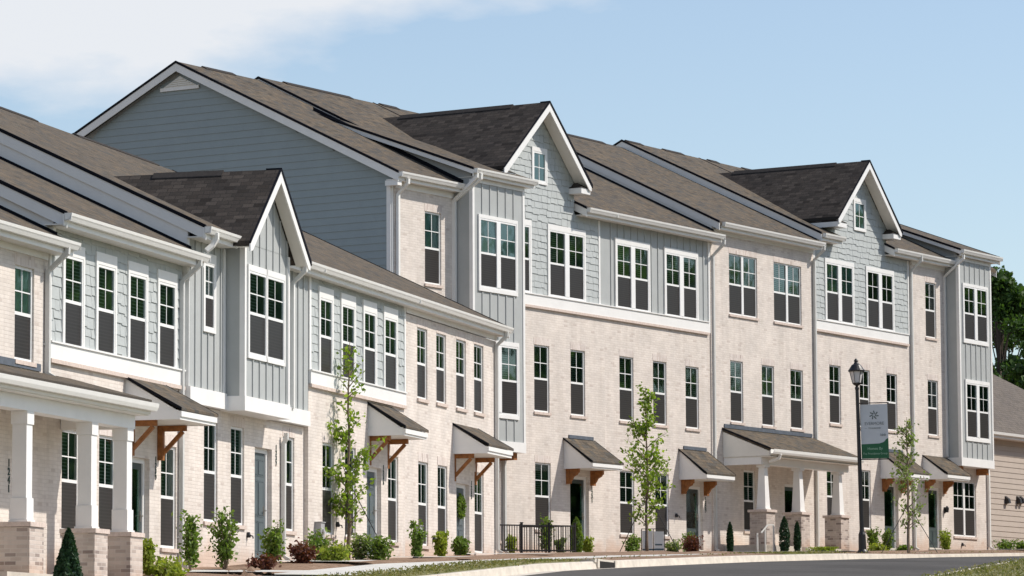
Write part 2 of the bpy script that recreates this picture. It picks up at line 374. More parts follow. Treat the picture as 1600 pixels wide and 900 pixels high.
def window(T,units,z0,z1,w=0,kind='brick',blind=None,hdr=.14,sid=.10,bot=.10,fixed=False):
    """units: list of glass u-ranges; glass z0..z1. brick: recessed, with brick sill and soldier lintel"""
    global WIN; WIN+=1; rnd=random.Random(WIN*13)
    g=w-.055 if kind=='brick' else w+.012
    fw=.05; u0=units[0][0]-fw; u1=units[-1][1]+fw; fr=T.mb(); zm=z0-.026 if fixed else (z0+z1)/2
    d0,d1=(g-.05,g+.018) if kind=='brick' else (g-.03,g+.026)
    fr.box(u0,u1,d0,d1,z1,z1+fw); fr.box(u0,u1,d0,d1,z0-fw,z0)
    edges=[u0]
    fr.box(u0,units[0][0],d0,d1,z0,z1); fr.box(units[-1][1],u1,d0,d1,z0,z1)
    for a,b in zip(units[:-1],units[1:]): fr.box(a[1],b[0],d0,d1+.012,z0,z1)
    for a,b in units:
        if not fixed: fr.box(a,b,g-.02,g+.014,zm-.032,zm+.026)
        c=(a+b)/2; zc=(zm+z1)/2
        fr.box(c-.011,c+.011,g-.004,g+.006,zm+.026,z1); fr.box(a,c-.011,g-.004,g+.006,zc-.011,zc+.011); fr.box(c+.011,b,g-.004,g+.006,zc-.011,zc+.011)
    F=fr.build('window','vinyl',T)
    if kind!='brick':
        tr=T.mb(); k0,k1=w+.002,w+.046
        tr.box(u0-sid,u1+sid,k0,k1,z1+fw,z1+fw+hdr); tr.box(u0-sid,u1+sid,k0,k1,z0-fw-bot,z0-fw)
        tr.box(u0-sid,u0,k0,k1,z0-fw,z1+fw); tr.box(u1,u1+sid,k0,k1,z0-fw,z1+fw)
        tr.build('window_trim','white',F)
    gl=T.mb(); sc=T.mb(); bl=T.mb(); dk=T.mb(); sh_=T.mb()
    if blind is None: blind=rnd.choice(('blind','blind','room','half'))
    back=g-.045 if kind=='brick' else g-.012
    for a,b in units:
        gl.add([(a,g,zm+.026),(b,g,zm+.026),(b,g,z1),(a,g,z1)],[(0,1,2,3)])
        if not fixed: sc.box(a,b,g-.004,g+.004,z0,zm-.032)
        if blind=='blind' and rnd.random()<.75:      # blind covers part of the opening, dark room beside it
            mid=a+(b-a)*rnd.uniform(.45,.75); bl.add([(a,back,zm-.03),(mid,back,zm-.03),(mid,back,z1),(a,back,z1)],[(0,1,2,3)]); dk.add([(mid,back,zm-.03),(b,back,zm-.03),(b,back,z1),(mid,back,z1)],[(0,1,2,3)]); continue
        (sh_ if blind=='skytint' else bl if blind in('blind','half') and not(blind=='half' and (a,b)==units[0] and len(units)>1) else dk).add([(a,back,zm-.03),(b,back,zm-.03),(b,back,z1),(a,back,z1)],[(0,1,2,3)])
    gl.build('pane','glass',F,fix=False)
    if sc.f: sc.build('insect_screen','screen',F)
    if bl.f: bl.build('blind','blind',F,fix=False)
    if sh_.f: sh_.build('sky_tint_panel','skytint',F,fix=False)  # added panel behind the glass, coloured like mirrored sky
    if dk.f: dk.build('dark_room','room',F,fix=False)
    if kind=='brick':
        s=T.mb(); s.box(u0-.04,u1+.04,w-.04,w+.045,z0-fw-.075,z0-fw-.002); s.build('brick_sill','sill',F)
        s=T.mb(); s.box(u0-.02,u1+.02,w-.02,w+.006,z1+fw+.003,z1+fw+.205); s.build('lintel','lintel',F)
    return (u0,u1,z0-fw,z1+fw)
def opening(units,z0,z1): return (units[0][0]-.05,units[-1][1]+.05,z0-.05,z1+.05)
def door(T,u0,u1,z0,z1,w=0,rec=.13,mat='doorpaint',lite=False):
    g=w-rec; fr=T.mb(); fr.box(u0,u0+.09,g-.03,g+.03,z0,z1); fr.box(u1-.09,u1,g-.03,g+.03,z0,z1); fr.box(u0+.09,u1-.09,g-.03,g+.03,z1-.09,z1)
    fr.build('door_frame','white',T)
    d=T.mb(); a,b,c,e=u0+.09,u1-.09,z0,z1-.09; d.box(a,b,g-.03,g,c,e); H=e-c; m=(a+b)/2
    rows=((.06,.36),(.40,.74),(.78,.94)) if not lite else ((.06,.30),)
    for r0,r1 in rows:
        for x0,x1 in ((a+.08,m-.03),(m+.03,b-.08)):
            d.box(x0,x1,g+.001,g+.008,c+r0*H,c+r0*H+.02); d.box(x0,x1,g+.001,g+.008,c+r1*H-.02,c+r1*H); d.box(x0,x0+.02,g+.001,g+.008,c+r0*H,c+r1*H); d.box(x1-.02,x1,g+.001,g+.008,c+r0*H,c+r1*H)
            d.box(x0+.04,x1-.04,g+.001,g+.012,c+r0*H+.04,c+r1*H-.04)
    D=d.build('door',mat,T)
    h=T.mb(); h.tube([(b-.07,g+.005,c+1.0),(b-.07,g+.06,c+1.0)],.014); h.tube([(b-.07,g+.06,c+1.0),(b-.19,g+.06,c+1.0)],.012); h.box(b-.095,b-.045,g+.001,g+.012,c+.9,c+1.1); h.build('handle','brass',D)
    if lite:
        l=T.mb(); l.box(a+.12,b-.12,g+.001,g+.012,c+H*.36,e-.12); l.build('door_glass','glass',D)
    s=T.mb(); s.box(u0-.02,u1+.02,w-rec-.03,w+.03,z0-.16,z0-.002); s.build('door_step','concrete',T)
def zr(w,we,ze,m): return ze+m*(we-w)
def roof(T,u0,u1,we,ze,m,wr,gut=None,soff=None,back=True,wallmat='white',left=None,mat='roof',leftw=None,rake_l=True,rake_r=False,rb=.22,wend=None):
    """eave roof: slope m up to the ridge wr and down behind"""
    zrg=zr(wr,we,ze,m); wb=2*wr-we; t=.13
    if wend is not None: zE=zr(wend,we,ze,m); prof=[(we,ze-.03),(we,ze),(wend,zE),(wend,zE-t)]
    else: prof=[(we,ze-.03),(we,ze),(wr,zrg),(wb,ze),(wb,ze-.03),(wb,ze-t*.9),(wr,zrg-t),(we-.01,ze-t*.9)]
    r=T.mb(); r.prism(prof,u0,u1); R=r.build('roof',mat,T)
    guts=[(u0,u1)] if gut is None else gut
    def strip(x0,x1,top,thick,nm,mt,proud=.0):
        q=T.mb(); e=top
        if wend is not None: q.prism([(we,ze+e),(wend,zE+e),(wend,zE+e-thick),(we,ze+e-thick)],x0,x1)
        else: q.prism([(we,ze+e),(wr,zrg+e),(wb,ze+e),(wb,ze+e-thick),(wr,zrg+e-thick),(we,ze+e-thick)],x0,x1)
        return q.build(nm,mt,R)
    if rake_l:
        strip(u0-.045,u0-.002,.018,.072,'drip_edge','drip'); strip(u0-.03,u0-.003,-.056,rb,'rake_board','white')
    if rake_r:
        strip(u1+.002,u1+.045,.018,.072,'drip_edge','drip'); strip(u1+.003,u1+.03,-.056,.22,'rake_board','white')
    if wend is None:
        rc=T.mb(); rc.prism([(wr+.16,zrg-.16*m+.012),(wr+.15,zrg-.15*m+.032),(wr,zrg+.038),(wr-.15,zrg-.15*m+.032),(wr-.16,zrg-.16*m+.012)],u0+1.2,u1-1.3); rc.build('ridge_vent','vent',R)
    # fascia, soffit, gutter
    for g0,g1 in guts:
        f=T.mb(); f.box(g0,g1,we-.05,we-.022,ze-.24,ze-.035); f.build('fascia','white',R)
        sf=T.mb(); sf.box(g0+(.2 if wend is not None else 0),g1,-.02 if leftw is None else leftw,we-.055,ze-.225,ze-.20); sf.build('soffit','cream',R)
        gt=T.mb(); gt.prism([(we-.018,ze-.15),(we+.07,ze-.15),(we+.10,ze-.09),(we+.115,ze-.07),(we+.125,ze-.02),(we+.11,ze-.015),(we+.10,ze-.07),(we+.06,ze-.13),(we-.01,ze-.135),(we-.01,ze-.02),(we-.018,ze-.02)],g0,g1)
        gt.box(g0,g0+.01,we-.015,we+.115,ze-.148,ze-.02); gt.box(g1-.01,g1,we-.015,we+.115,ze-.148,ze-.02); gt.build('gutter','gutter',R)
    return R
def stepwall(T,u,we,ze,m,wr,drop,dz=.4,mat='white',t=.1):
    """exposed triangle-edge wall between this roof and the lower neighbour, facing the lower side"""
    zrg=zr(wr,we,ze,m); q=T.mb(); q.prism([(we-.28,zr(we-.28,we,ze,m)-.1),(wr,zrg-.1),(2*wr-we+.28,zr(we-.28,we,ze,m)-.1),(2*wr-we+.28,zr(we-.28,we,ze,m)-drop),(wr,zrg-drop),(we-.28,zr(we-.28,we,ze,m)-drop)],u-.022,u+t)
    o=q.build('party_wall',mat,T)
    fl=T.mb(); fl.prism([(we-.2,zr(we-.2,we,ze,m)-dz+.055),(wr,zrg-dz+.055),(wr,zrg-dz-.03),(we-.2,zr(we-.2,we,ze,m)-dz-.03)],u-.06,u-.024); fl.build('step_flashing','drip',o)
    return o
def downspout(T,u,w0,ztop,w1,zbot,mat='downspout',kick=True,du=0,r=.042):
    q=T.mb(); p=[(u,w0,ztop),(u,w0,ztop-.12),(u+du,w1+.06,ztop-.12-abs(w0-w1)*.75-abs(du)*.3),(u+du,w1+.06,zbot+.12)]
    if kick: p+=[(u+du,w1+.18,zbot+.03)]
    q.tube(p,r,square=True)
    z=zbot+.6
    while z<ztop-1: q.box(u+du-.06,u+du+.06,w1,w1+.03,z,z+.03); z+=2.2
    q.build('downspout',mat,T)
def number(T,s,u,w,ztop,size=.13,mat='ink'):
    """house number, digits one below another"""
    obs=[]
    for i,ch in enumerate(s):
        c=bpy.data.curves.new('digit','FONT'); c.body=ch; c.size=size*1.38; c.extrude=.006; c.align_x='CENTER'; c.offset=.004
        o=bpy.data.objects.new('tmp',c); col.objects.link(o); obs.append((o,ztop-(i+1)*size*1.12))
    dg=bpy.context.evaluated_depsgraph_get(); mb=T.mb()
    for o,z in obs:
        me=bpy.data.meshes.new_from_object(o.evaluated_get(dg)); b=len(mb.v)
        for v in me.vertices: mb.v.append(mb.loc((u+v.co.x,w+.008+v.co.z,z+v.co.y)))
        for p in me.polygons: mb.f.append(tuple(i+b for i in p.vertices))
        bpy.data.objects.remove(o); bpy.data.meshes.remove(me)
    return mb.build('house_number',mat,T,fix=False)
def textmesh(mb,s,u,w,z,size,sx=1.0,extr=.003,bold=0):
    c=bpy.data.curves.new('t','FONT'); c.body=s; c.size=size; c.extrude=extr; c.align_x='CENTER'; c.offset=bold
    o=bpy.data.objects.new('tmp',c); col.objects.link(o); dg=bpy.context.evaluated_depsgraph_get()
    me=bpy.data.meshes.new_from_object(o.evaluated_get(dg)); b=len(mb.v)
    for v in me.vertices: mb.v.append(mb.loc((u+v.co.x*sx,w+v.co.z,z+v.co.y)))
    for p in me.polygons: mb.f.append(tuple(i+b for i in p.vertices))
    bpy.data.objects.remove(o); bpy.data.meshes.remove(me)
def awning(T,u0,u1,ztop,dep,zf,zb,style='brace'):
    """shed awning over a door: wall top ztop, front roof edge zf, bottom zb"""
    r=T.mb(); r.prism([(0.0,ztop-.05),(0.0,ztop),(dep+.05,zf),(dep+.05,zf-.05)],u0-.03,u1+.03); A=r.build('awning','roof',T)
    f=T.mb(); f.box(u0+.25,u1-.05,.002,.03,ztop+.001,ztop+.10); f.build('flashing','flash',A)
    for x0,x1 in ((u0-.055,u0-.032),(u1+.032,u1+.055)):
        d=T.mb(); d.prism([(0,ztop+.008),(dep+.05,zf+.008),(dep+.05,zf-.045),(0,ztop-.045)],x0,x1); d.build('drip_edge','drip',A)
    s=T.mb(); hb=zf-.06
    s.prism([(0.002,zb),(0.002,ztop-.06),(dep-.02,zf-.065),(dep-.02,zb)],u0,u0+.05); s.prism([(0.002,zb),(0.002,ztop-.06),(dep-.02,zf-.065),(dep-.02,zb)],u1-.05,u1)
    s.box(u0-.015,u0-.001,.002,dep-.02,zb,zb+.17); s.box(u1+.001,u1+.015,.002,dep-.02,zb,zb+.17)
    s.box(u0-.015,u1+.015,dep-.019,dep+.01,zb-.005,zf-.055); s.box(u0-.02,u1+.02,dep+.011,dep+.04,zf-.16,zf-.06)
    s.build('awning_side','white',A)
    c=T.mb(); c.box(u0+.051,u1-.051,.002,dep-.021,zb+.01,zb+.03); c.build('soffit','cream',A)
    for uu in (u0+.16,u1-.16):
        b=T.mb()
        if style=='brace':
            H=.64; b.box(uu-.055,uu+.055,.002,.11,zb-H,zb+.008); b.box(uu-.045,uu+.045,.111,.56,zb-.10,zb+.006); b.tube([(uu,.09,zb-H+.12),(uu,.49,zb-.11)],.036,square=True)
        else:
            H=.42; b.box(uu-.065,uu+.065,.002,.12,zb-H,zb+.008); b.box(uu-.055,uu+.055,.121,.40,zb-.11,zb+.006)
            b.prism([(.121,zb-H+.06),(.121,zb-.112),(.37,zb-.112),(.33,zb-.17),(.22,zb-.22),(.17,zb-H+.11)],uu-.05,uu+.05)
        b.build('bracket','wood',A)
    return A
def gable(T,uc,zap,wf,feet,zfoot,wback,wallw,wu0,wu1,wz0,siding,returns=True,win=None,mat='dormer'):
    """front gable with steep roof; ridge runs back into the main roof"""
    ul,ur=feet; t=.10
    def L(off): return [(ul,zfoot-off),(uc,zap-off),(ur,zfoot-off)]
    a,b=L(0),L(t); sl=(zap-zfoot)/(uc-ul)
    r=T.mb(); r.prismU([a[0],a[1],b[1],(ul,zfoot-t)],wback,wf); r.prismU([a[1],a[2],(ur,zfoot-t),b[1]],wback,wf); G=r.build('gable_roof',mat,T)
    d=T.mb(); e=.03
    d.prismU([(ul-.02,zfoot-.02),(uc,zap+.014),(uc,zap-.03),(ul-.02,zfoot-.06)],wf+.002,wf+.035); d.build('drip_edge','drip',G)
    d=T.mb(); d.prismU([(uc,zap+.03),(ur+.06,zfoot-.02),(ur+.06,zfoot-.115),(uc+.002,zap-.07)],wf-.3,wf+.04); d.build('drip_edge','drip',G)
    q=T.mb(); h=.17
    q.prismU([(ul-.02,zfoot-.078),(uc,zap-.045),(uc,zap-.045-h*1.3),(ul+.12,zfoot-.078-.11),(ul-.02,zfoot-.078-.13)],wf+.003,wf+.03)
    q.build('rake_board','white',G); q=T.mb(); q.prismU([(uc,zap-.075),(ur+.0,zfoot-.108),(ur+.0,zfoot-.108-.11),(ur-.12,zfoot-.108-.09),(uc,zap-.06-h*1.3)],wf+.003,wf+.03); q.build('rake_board','white',G)
    s=T.mb(); o=t+.012
    s.prismU([(ul+.02,zfoot-o),(uc,zap-o),(uc,zap-o-.02),(ul+.04,zfoot-o-.02)],wallw+.03,wf); s.prismU([(uc,zap-o),(ur-.02,zfoot-o),(ur-.04,zfoot-o-.02),(uc,zap-o-.02)],wallw+.03,wf); s.build('soffit','cream',G)
    c=T.mb(); rv=[(uc-.14,zap-.14*sl+.012),(uc-.13,zap-.13*sl+.028),(uc,zap+.034),(uc+.13,zap-.13*sl+.028),(uc+.14,zap-.14*sl+.012)]; c.prismU(rv,wback+1.0,wf-1.2); c.build('ridge_vent','vent',G)
    def top(u): return zap-o-.022-sl*abs(u-uc)
    poly=[(wu0,wz0),(wu1,wz0),(wu1,top(wu1)),(uc,top(uc)),(wu0,top(wu0))]
    k=T.mb(); k.prismU(poly,wback+.6,wallw-.004); k.build('gable_wall','shake' if siding=='shake' else 'siding',G)
    if returns:
        for x0,x1 in ((ul,wu0+.28),(wu1-.28,ur)):
            q=T.mb(); q.box(x0,x1,wallw-.6,wf-.02,zfoot-.32,zfoot-.16); q.build('eave_return','white',G)
            q=T.mb(); xm=(x0+x1)/2; q.add([(x0,wallw-.6,zfoot-.155),(x1,wallw-.6,zfoot-.155),(x1,wf,zfoot-.155),(x0,wf,zfoot-.155),(x0+.1 if x0==ul else x1-.1,wallw+.01,zfoot+.10),(x0+.1 if x0==ul else x1-.1,wallw-.6,zfoot+.10)],[(3,2,4),(0,3,4,5),(1,5,4,2),(0,5,1),(0,1,2,3)]); q.build('return_roof','dormer',G)
    return poly
def bay(T,u0,u1,w,z0,z1,holes,corner=.09,bot=.3,wl=0):
    q=T.mb(); q.box(u0-.02,u1+.02,.001,w+.03,z0,z0+bot); q.build('bay_skirt','white',T)
    poly=[(u0+corner,z0+bot),(u1-corner,z0+bot),(u1-corner,z1),(u0+corner,z1)]
    batten(T,poly,w,holes,pitch=.41)
    s=T.mb(); s.add([(u0+.002,wl-.05,z0+bot),(u0+.002,w-.09,z0+bot),(u0+.002,w-.09,z1),(u0+.002,wl-.05,z1)],[(0,1,2,3)]); s.build('bay_side','siding',T,fix=False); s=T.mb(); s.add([(u1-.002,wl-.05,z0+bot),(u1-.002,w-.09,z0+bot),(u1-.002,w-.09,z1),(u1-.002,wl-.05,z1)],[(0,1,2,3)]); s.build('bay_side','siding',T,fix=False)
    c=T.mb()
    for x0,x1 in ((u0-.012,u0+corner),(u1-corner,u1+.012)): c.box(x0,x1,w-.09,w+.022,z0+bot,z1)
    c.build('corner_board','white',T)
def frieze(T,u0,u1,z,h=.18,w=0):
    q=T.mb(); q.box(u0,u1,w-.02,w+.03,z-h,z); q.build('frieze_board','white',T)
def bandrun(T,u0,u1,z0,z1,w=0,ledge=True):
    q=T.mb(); q.box(u0,u1,w-.05,w+.055,z0,z1); q.box(u0,u1,w-.05,w+.085,z1+.001,z1+.03); q.build('band_board','white',T)
    if ledge: q=T.mb(); q.box(u0,u1,w-.05,w+.075,z0-.075,z0-.004); q.build('brick_ledge','sill',T)
# ------------------------------------------------------------------ ground heights
GY=[-400,-60,0,30,55,70.6,77.7,84,92.8,100,107.5,116.9,128.6,133.9,160,220,400,900,3000]
GZ=[-3,-2.2,-1.75,-.2,1.15,2.03,2.45,2.72,3.1,3.38,3.6,3.95,4.38,4.57,5.35,6.6,9,12,14]
def G(y): return float(np.interp(y,GY,GZ))
def gz(fr,u,w): return G(fr.P(u,w,0).y)
def bw(uL,uR,k): return [(uL+.05,uR+k*.055)]
def bw2(uL,uR,k,m=.13):
    a,b=uL+.05,uR+k*.055; c=(a+b)/2; return [(a,c-m/2),(c+m/2,b)]
def tw2(a,b,m=.24): c=(a+b)/2; return [(a,c-m/2),(c+m/2,b)]
def body(T,u0,u1,we,ze,m,wr,z0,mat='siding',front=-.17,t=.16):
    q=T.mb(); wb=2*wr-we+.38
    q.prism([(front,z0),(front,zr(front,we,ze,m)-t-.05),(wr,zr(wr,we,ze,m)-t),(wb,zr(2*wr-wb,we,ze,m)-t-.05),(wb,z0)],u0+.002,u1-.002); return q.build('house_body',mat,T)
# ================================================================== LOWER FRONT ROW
mA=.482; WR=-8.5; GA='townhouses in the lower near row'
def hA(name,u,lab): return Th('townhouse',FA,u,0,gz(FA,u,0),lab,'townhouse',GA)
# --- brick house with the corner porch
T=hA('a1',58,'near townhouse with whitewashed brick front and white columned porch, at left edge of the photo')
hs=[opening(bw(60.78,61.45,2.4),5.65,7.18),opening(bw(59.1,59.75,2.4),5.65,7.18)]
dr=(59.15,60.15,2.05,4.2)
brickwall(T,50,62.25,.6,7.575,0,hs+[dr])
window(T,bw(60.78,61.45,2.4),5.65,7.18,blind='skytint'); window(T,bw(59.1,59.75,2.4),5.65,7.18)
door(T,*dr[:2],dr[2],dr[3])
roof(T,50,62.35,.38,7.79,mA,WR,gut=[(50,62.55)]); body(T,50,62.25,.38,7.79,mA,WR,.6); frieze(T,50,62.2,7.57,.12)
number(T,'1241',60.57,0,3.90)
downspout(T,62.12,.42,7.68,0,5.35)
# porch
p=T.mb(); p.prism([(0.003,5.36),(0.003,5.46),(1.55,5.04),(1.55,4.98)],50,63.3); P=p.build('porch_roof','roof',T)
p=T.mb(); p.box(50,61.9,.003,.03,5.47,5.60); p.build('flashing','flash',P)
p=T.mb(); p.box(50,63.3,1.50,1.53,4.78,4.98); p.box(50,63.27,.003,1.495,4.76,4.785); p.build('porch_soffit','cream',P)
p=T.mb(); p.prism([(1.535,4.84),(1.63,4.84),(1.66,4.9),(1.675,4.97),(1.66,4.975),(1.65,4.93),(1.62,4.86),(1.545,4.86),(1.545,4.97),(1.535,4.97)],50,63.35); p.build('porch_gutter','gutter',P)
p=T.mb(); p.box(50,63.14,1.02,1.30,4.52,4.757); p.box(62.86,63.14,.01,1.018,4.52,4.757); p.prism([(.01,4.80),(.01,5.33),(1.45,4.96),(1.45,4.80)],63.14,63.2); p.build('porch_beam','white',T)
for u in (54.3,58.55,61.40,63.07):
    w=1.3; c=T.mb(); a=.29
    c.box(u-a+.02,u-.02,w-a+.02,w-.02,3.10,4.30); c.box(u-a,u,w-a,w,2.74,3.098); c.box(u-a,u,w-a,w,4.302,4.517); c.box(u-a-.02,u+.02,w-a-.02,w+.02,2.70,2.738)
    c.build('column','white',T)
    c=T.mb(); c.box(u-.50,u+.16,w-.50,w+.16,2.62,2.697); c.build('pier_cap','sill',T)
    c=T.mb(); c.box(u-.47,u+.13,w-.47,w+.13,.6,2.617); c.build('brick_pier','pier',T)
p=T.mb(); p.box(57,63.3,.01,1.5,.6,gz(FA,60,1)+.18); p.build('porch_floor','concrete',T)
# --- shake house
T=hA('a2',65.6,'townhouse with four tall grey shake framed windows over brick, cedar braced awning beside the porch')
trs=[(62.98,63.76),(64.56,65.33),(66.15,66.93),(67.69,68.48)]
gw=[(62.95,63.62,2.5,2.80,4.50),(64.72,65.38,2.5,2.80,4.50),(67.87,68.50,2.67,2.67,4.50)]
dr=(66.25,67.27,gz(FA,66.7,0)+.12,4.25)
hs=[opening(bw(a,b,k),c,d) for a,b,k,c,d in gw]
brickwall(T,62.25,69.0,.8,5.72,0,hs+[dr])
for a,b,k,c,d in gw: window(T,bw(a,b,k),c,d,blind='blind')
q=[opening([t],6.065,7.58) for t in trs]
shake(T,[(62.36,6.06),(68.95,6.06),(68.95,8.05),(62.36,8.05)],0,q); c=T.mb(); wallgrid(c,62.25,69.0,5.72,8.1,-.002,q,.1); c.build('sheathing','siding',T,fix=False)
for t in trs: window(T,[t],6.065,7.58,kind='trim',hdr=.22,sid=.07,bot=.02,blind='blind')
c=T.mb(); c.box(62.26,62.36,-.05,.03,6.06,8.05); c.build('corner_board','white',T)
bandrun(T,62.27,68.98,5.74,6.02)
door(T,*dr[:2],dr[2],dr[3],mat='doordark',lite=True); number(T,'1239',67.58,0,4.33,.10)
awning(T,66.0,67.88,5.72,1.07,5.10,4.89)
roof(T,62.2,69.0,.38,8.28,mA,WR,gut=[(62.1,69.2)]); stepwall(T,62.26,.38,8.28,mA,WR,.62,.49); body(T,62.25,69.0,.38,8.28,mA,WR,.8)
downspout(T,68.82,.42,8.17,0,gz(FA,68.8,0)+.05)
# --- gabled bay house
T=hA('a3',72.6,'townhouse with grey board and batten bay under a steep front gable, in the near row')
gw=[(70.22,70.80,2.75,3.26,5.11),(71.77,72.36,2.8,3.26,5.11),(75.2,75.48,2.95,3.26,5.10)]
gw[2]=(74.95,75.48,2.95,3.26,5.10)
dr=(73.2,74.26,gz(FA,73.7,0)+.12,4.83)
hs=[opening(bw(a,b,k),c,d) for a,b,k,c,d in gw]
brickwall(T,69.0,76.3,1.2,5.42,0,hs+[dr])
for a,b,k,c,d in gw: window(T,bw(a,b,k),c,d,blind='blind' if a<72 else 'room')
door(T,*dr[:2],dr[2],dr[3]); number(T,'1237',74.51,0,4.96,.10)
sw=[(69.91,70.38)]; o1=opening(sw,6.98,8.16)
batten(T,[(69.05,5.75),(71.1,5.75),(71.1,8.62),(69.05,8.62)],.1,[o1],.36); window(T,sw,6.98,8.16,w=.1,kind='trim',hdr=.2,sid=.07,bot=.06,blind='blind')
batten(T,[(73.8,5.75),(76.28,5.75),(76.28,8.62),(73.8,8.62)],.1,[],.36)
c=T.mb(); c.box(69.02,69.045,-.1,.125,5.75,8.62); c.build('corner_board','white',T); c=T.mb(); c.box(69.02,71.1,-.05,.16,5.43,5.745); c.build('band_board','white',T); c=T.mb(); c.box(73.86,76.27,-.05,.16,5.43,5.745); c.build('band_board','white',T); c=T.mb(); c.box(70.98,71.095,.101,.13,5.75,8.6); c.build('corner_board','white',T)
bu=[(71.37,72.32),(72.46,73.42)]; ob=[opening([b],6.58,8.15) for b in bu]
bay(T,71.12,73.85,.5,5.41,8.72,ob,bot=.29)
for b in bu: window(T,[b],6.58,8.15,w=.5,kind='trim',hdr=.12,sid=.06,bot=.07,blind='blind')
poly=gable(T,72.42,10.34,.8,(70.58,74.26),8.70,-2.9,.5,71.14,73.83,8.70,'batten',returns=False)
batten(T,[(71.2,8.73),(73.78,8.73),(73.78,poly[2][1]-.02),(72.42,poly[3][1]-.04),(71.2,poly[4][1]-.02)],.502,[],.41,name='gable_battens',start=71.21)
roof(T,69.0,71.0,.48,8.82,mA,WR+.1,gut=[(68.95,70.85)],leftw=.1); stepwall(T,69.02,.38,8.82,mA,WR,1.05,.54)
roof(T,71.0,74.0,-.1,8.82+mA*.48,mA,WR,gut=[],rake_l=False); roof(T,74.0,76.3,.38,8.82,mA,WR,gut=[(74.3,76.3)],rake_l=False)
body(T,69.0,76.3,.38,8.82,mA,WR,1.2)
c=T.mb(); c.tube([(69.35,.56,8.72),(69.35,.56,8.60),(69.30,.50,8.47),(69.22,.40,8.36)],.045,square=True); c.build('gutter_spout','gutter',T)
downspout(T,75.1,.44,8.7,.1,5.6,mat='gutter',kick=False); downspout(T,74.82,.12,5.2,0,gz(FA,75,0)+.05)
# --- shake house behind the sapling
T=hA('a4',79.7,'townhouse with four grey shake framed windows and cedar braced awning behind the leaning sapling')
trs=[(77.03,77.77),(78.54,79.33),(80.11,80.86),(81.62,82.43)]
gw=[(77.25,77.81,3.04,3.27,5.11),(78.79,79.34,3.1,3.27,5.11),(81.91,82.46,3.22,3.27,5.09)]
dr=(80.35,81.40,gz(FA,81,0)+.12,4.82)
hs=[opening(bw(a,b,k),c,d) for a,b,k,c,d in gw]
brickwall(T,76.3,83.2,1.4,6.32,.1,hs+[dr],left=.3)
for a,b,k,c,d in gw: window(T,bw(a,b,k),c,d,w=.1,blind='room' if a<78 else None)
door(T,*dr[:2],dr[2],dr[3],w=.1); number(T,'1235',81.55,.1,4.92,.10)
q=[opening([t],6.65,8.17) for t in trs]
shake(T,[(76.42,6.64),(83.1,6.64),(83.1,8.6),(76.42,8.6)],.1,q); c=T.mb(); wallgrid(c,76.3,83.2,6.32,8.64,.098,q,.1); c.build('sheathing','siding',T,fix=False)
for t in trs: window(T,[t],6.65,8.17,w=.1,kind='trim',hdr=.24,sid=.07,bot=.02,blind='blind')
c=T.mb(); c.box(76.3,76.42,.0,.13,6.62,8.6); c.box(83.1,83.2,.0,.13,6.62,8.6); c.build('corner_board','white',T)
bandrun(T,76.32,83.15,6.34,6.61,.1)
awning(T,80.45,82.1,6.30,.93,5.69,5.49)
roof(T,76.3,83.2,.38,8.82,mA,WR,rake_l=False); body(T,76.3,83.2,.38,8.82,mA,WR,1.4)
# --- brick end house of the near row
T=hA('a5',87,'all brick end townhouse of the near row with a wreath on its door')
tw=[(84.18,84.76,3.31,6.64,8.18),(85.72,86.29,3.37,6.65,8.18),(87.37,87.97,3.43,6.64,8.18),(88.91,89.50,3.49,6.64,8.19)]
gw=[(84.24,84.80,3.3,3.27,5.09),(85.80,86.36,3.37,3.26,5.09),(88.91,89.48,3.49,3.25,5.09)]
dr=(87.35,88.45,gz(FA,88,0)+.12,4.80)
hs=[opening(bw(a,b,k),c,d) for a,b,k,c,d in tw+gw]
brickwall(T,83.2,90.9,1.6,8.46,.1,hs+[dr])
for a,b,k,c,d in tw+gw: window(T,bw(a,b,k),c,d,w=.1,blind='blind' if c>6 and a<86 else None)
door(T,*dr[:2],dr[2],dr[3],w=.1,lite=False); number(T,'1233',88.62,.1,4.92,.10)
awning(T,87.1,89.2,6.26,.94,5.69,5.47)
frieze(T,83.25,90.9,8.60,.12,.1)
roof(T,83.2,91.1,.38,8.82,mA,WR,rake_l=False,rake_r=True); body(T,83.2,90.9,.38,8.82,mA,WR,1.6)
downspout(T,90.72,.42,8.7,.1,gz(FA,90.7,0)+.05)
# ================================================================== TALL REAR ROW
mB=.49; RB=-7.0; GB='tall townhouses in the far row'
def hB(name,u,lab): return Th('townhouse',FB,u,0,gz(FB,u,0),lab,'townhouse',GB)
def kB(u): return 1.62+(u-88)*.018
# --- left end house with the big blue grey gable
T=hB('b1',87.7,'three storey end townhouse with the big blue grey lap sided gable end')
hw=[(86.52,87.20,1.6,10.88,12.75)]; gw=[(89.45,90.27,1.6,4.05,5.88)]
hs=[opening(bw(a,b,k),c,d) for a,b,k,c,d in hw+gw]
brickwall(T,85.04,88.05,2.2,13.42,.06,hs[:1],left=.4); brickwall(T,88.05,90.7,2.2,6.5,0,hs[1:])
for a,b,k,c,d in hw: window(T,bw(a,b,k),c,d,w=.06,blind='skytint')
for a,b,k,c,d in gw: window(T,bw(a,b,k),c,d)
lap(T,[(0,2.2),(-13.6,2.2),(-13.6,13.75),(-7,17.02),(0,13.60)],0,side=84.97,mat='gable_siding',name='gable_end_siding',course=.2,t=.02)
c=T.mb(); c.box(84.93,84.965,-.13,.0,2.2,13.45); c.box(84.966,85.03,-.01,.03,2.2,13.45); c.build('corner_board','white',T)
c=T.mb(); c.box(84.76,84.96,-.06,.34,13.30,13.44); c.build('eave_return','white',T)
v=T.mb(); v.prism([(-7,16.90),(-6.42,16.60),(-7.58,16.60)],84.92,84.95); vo=v.build('gable_vent','cream',T)
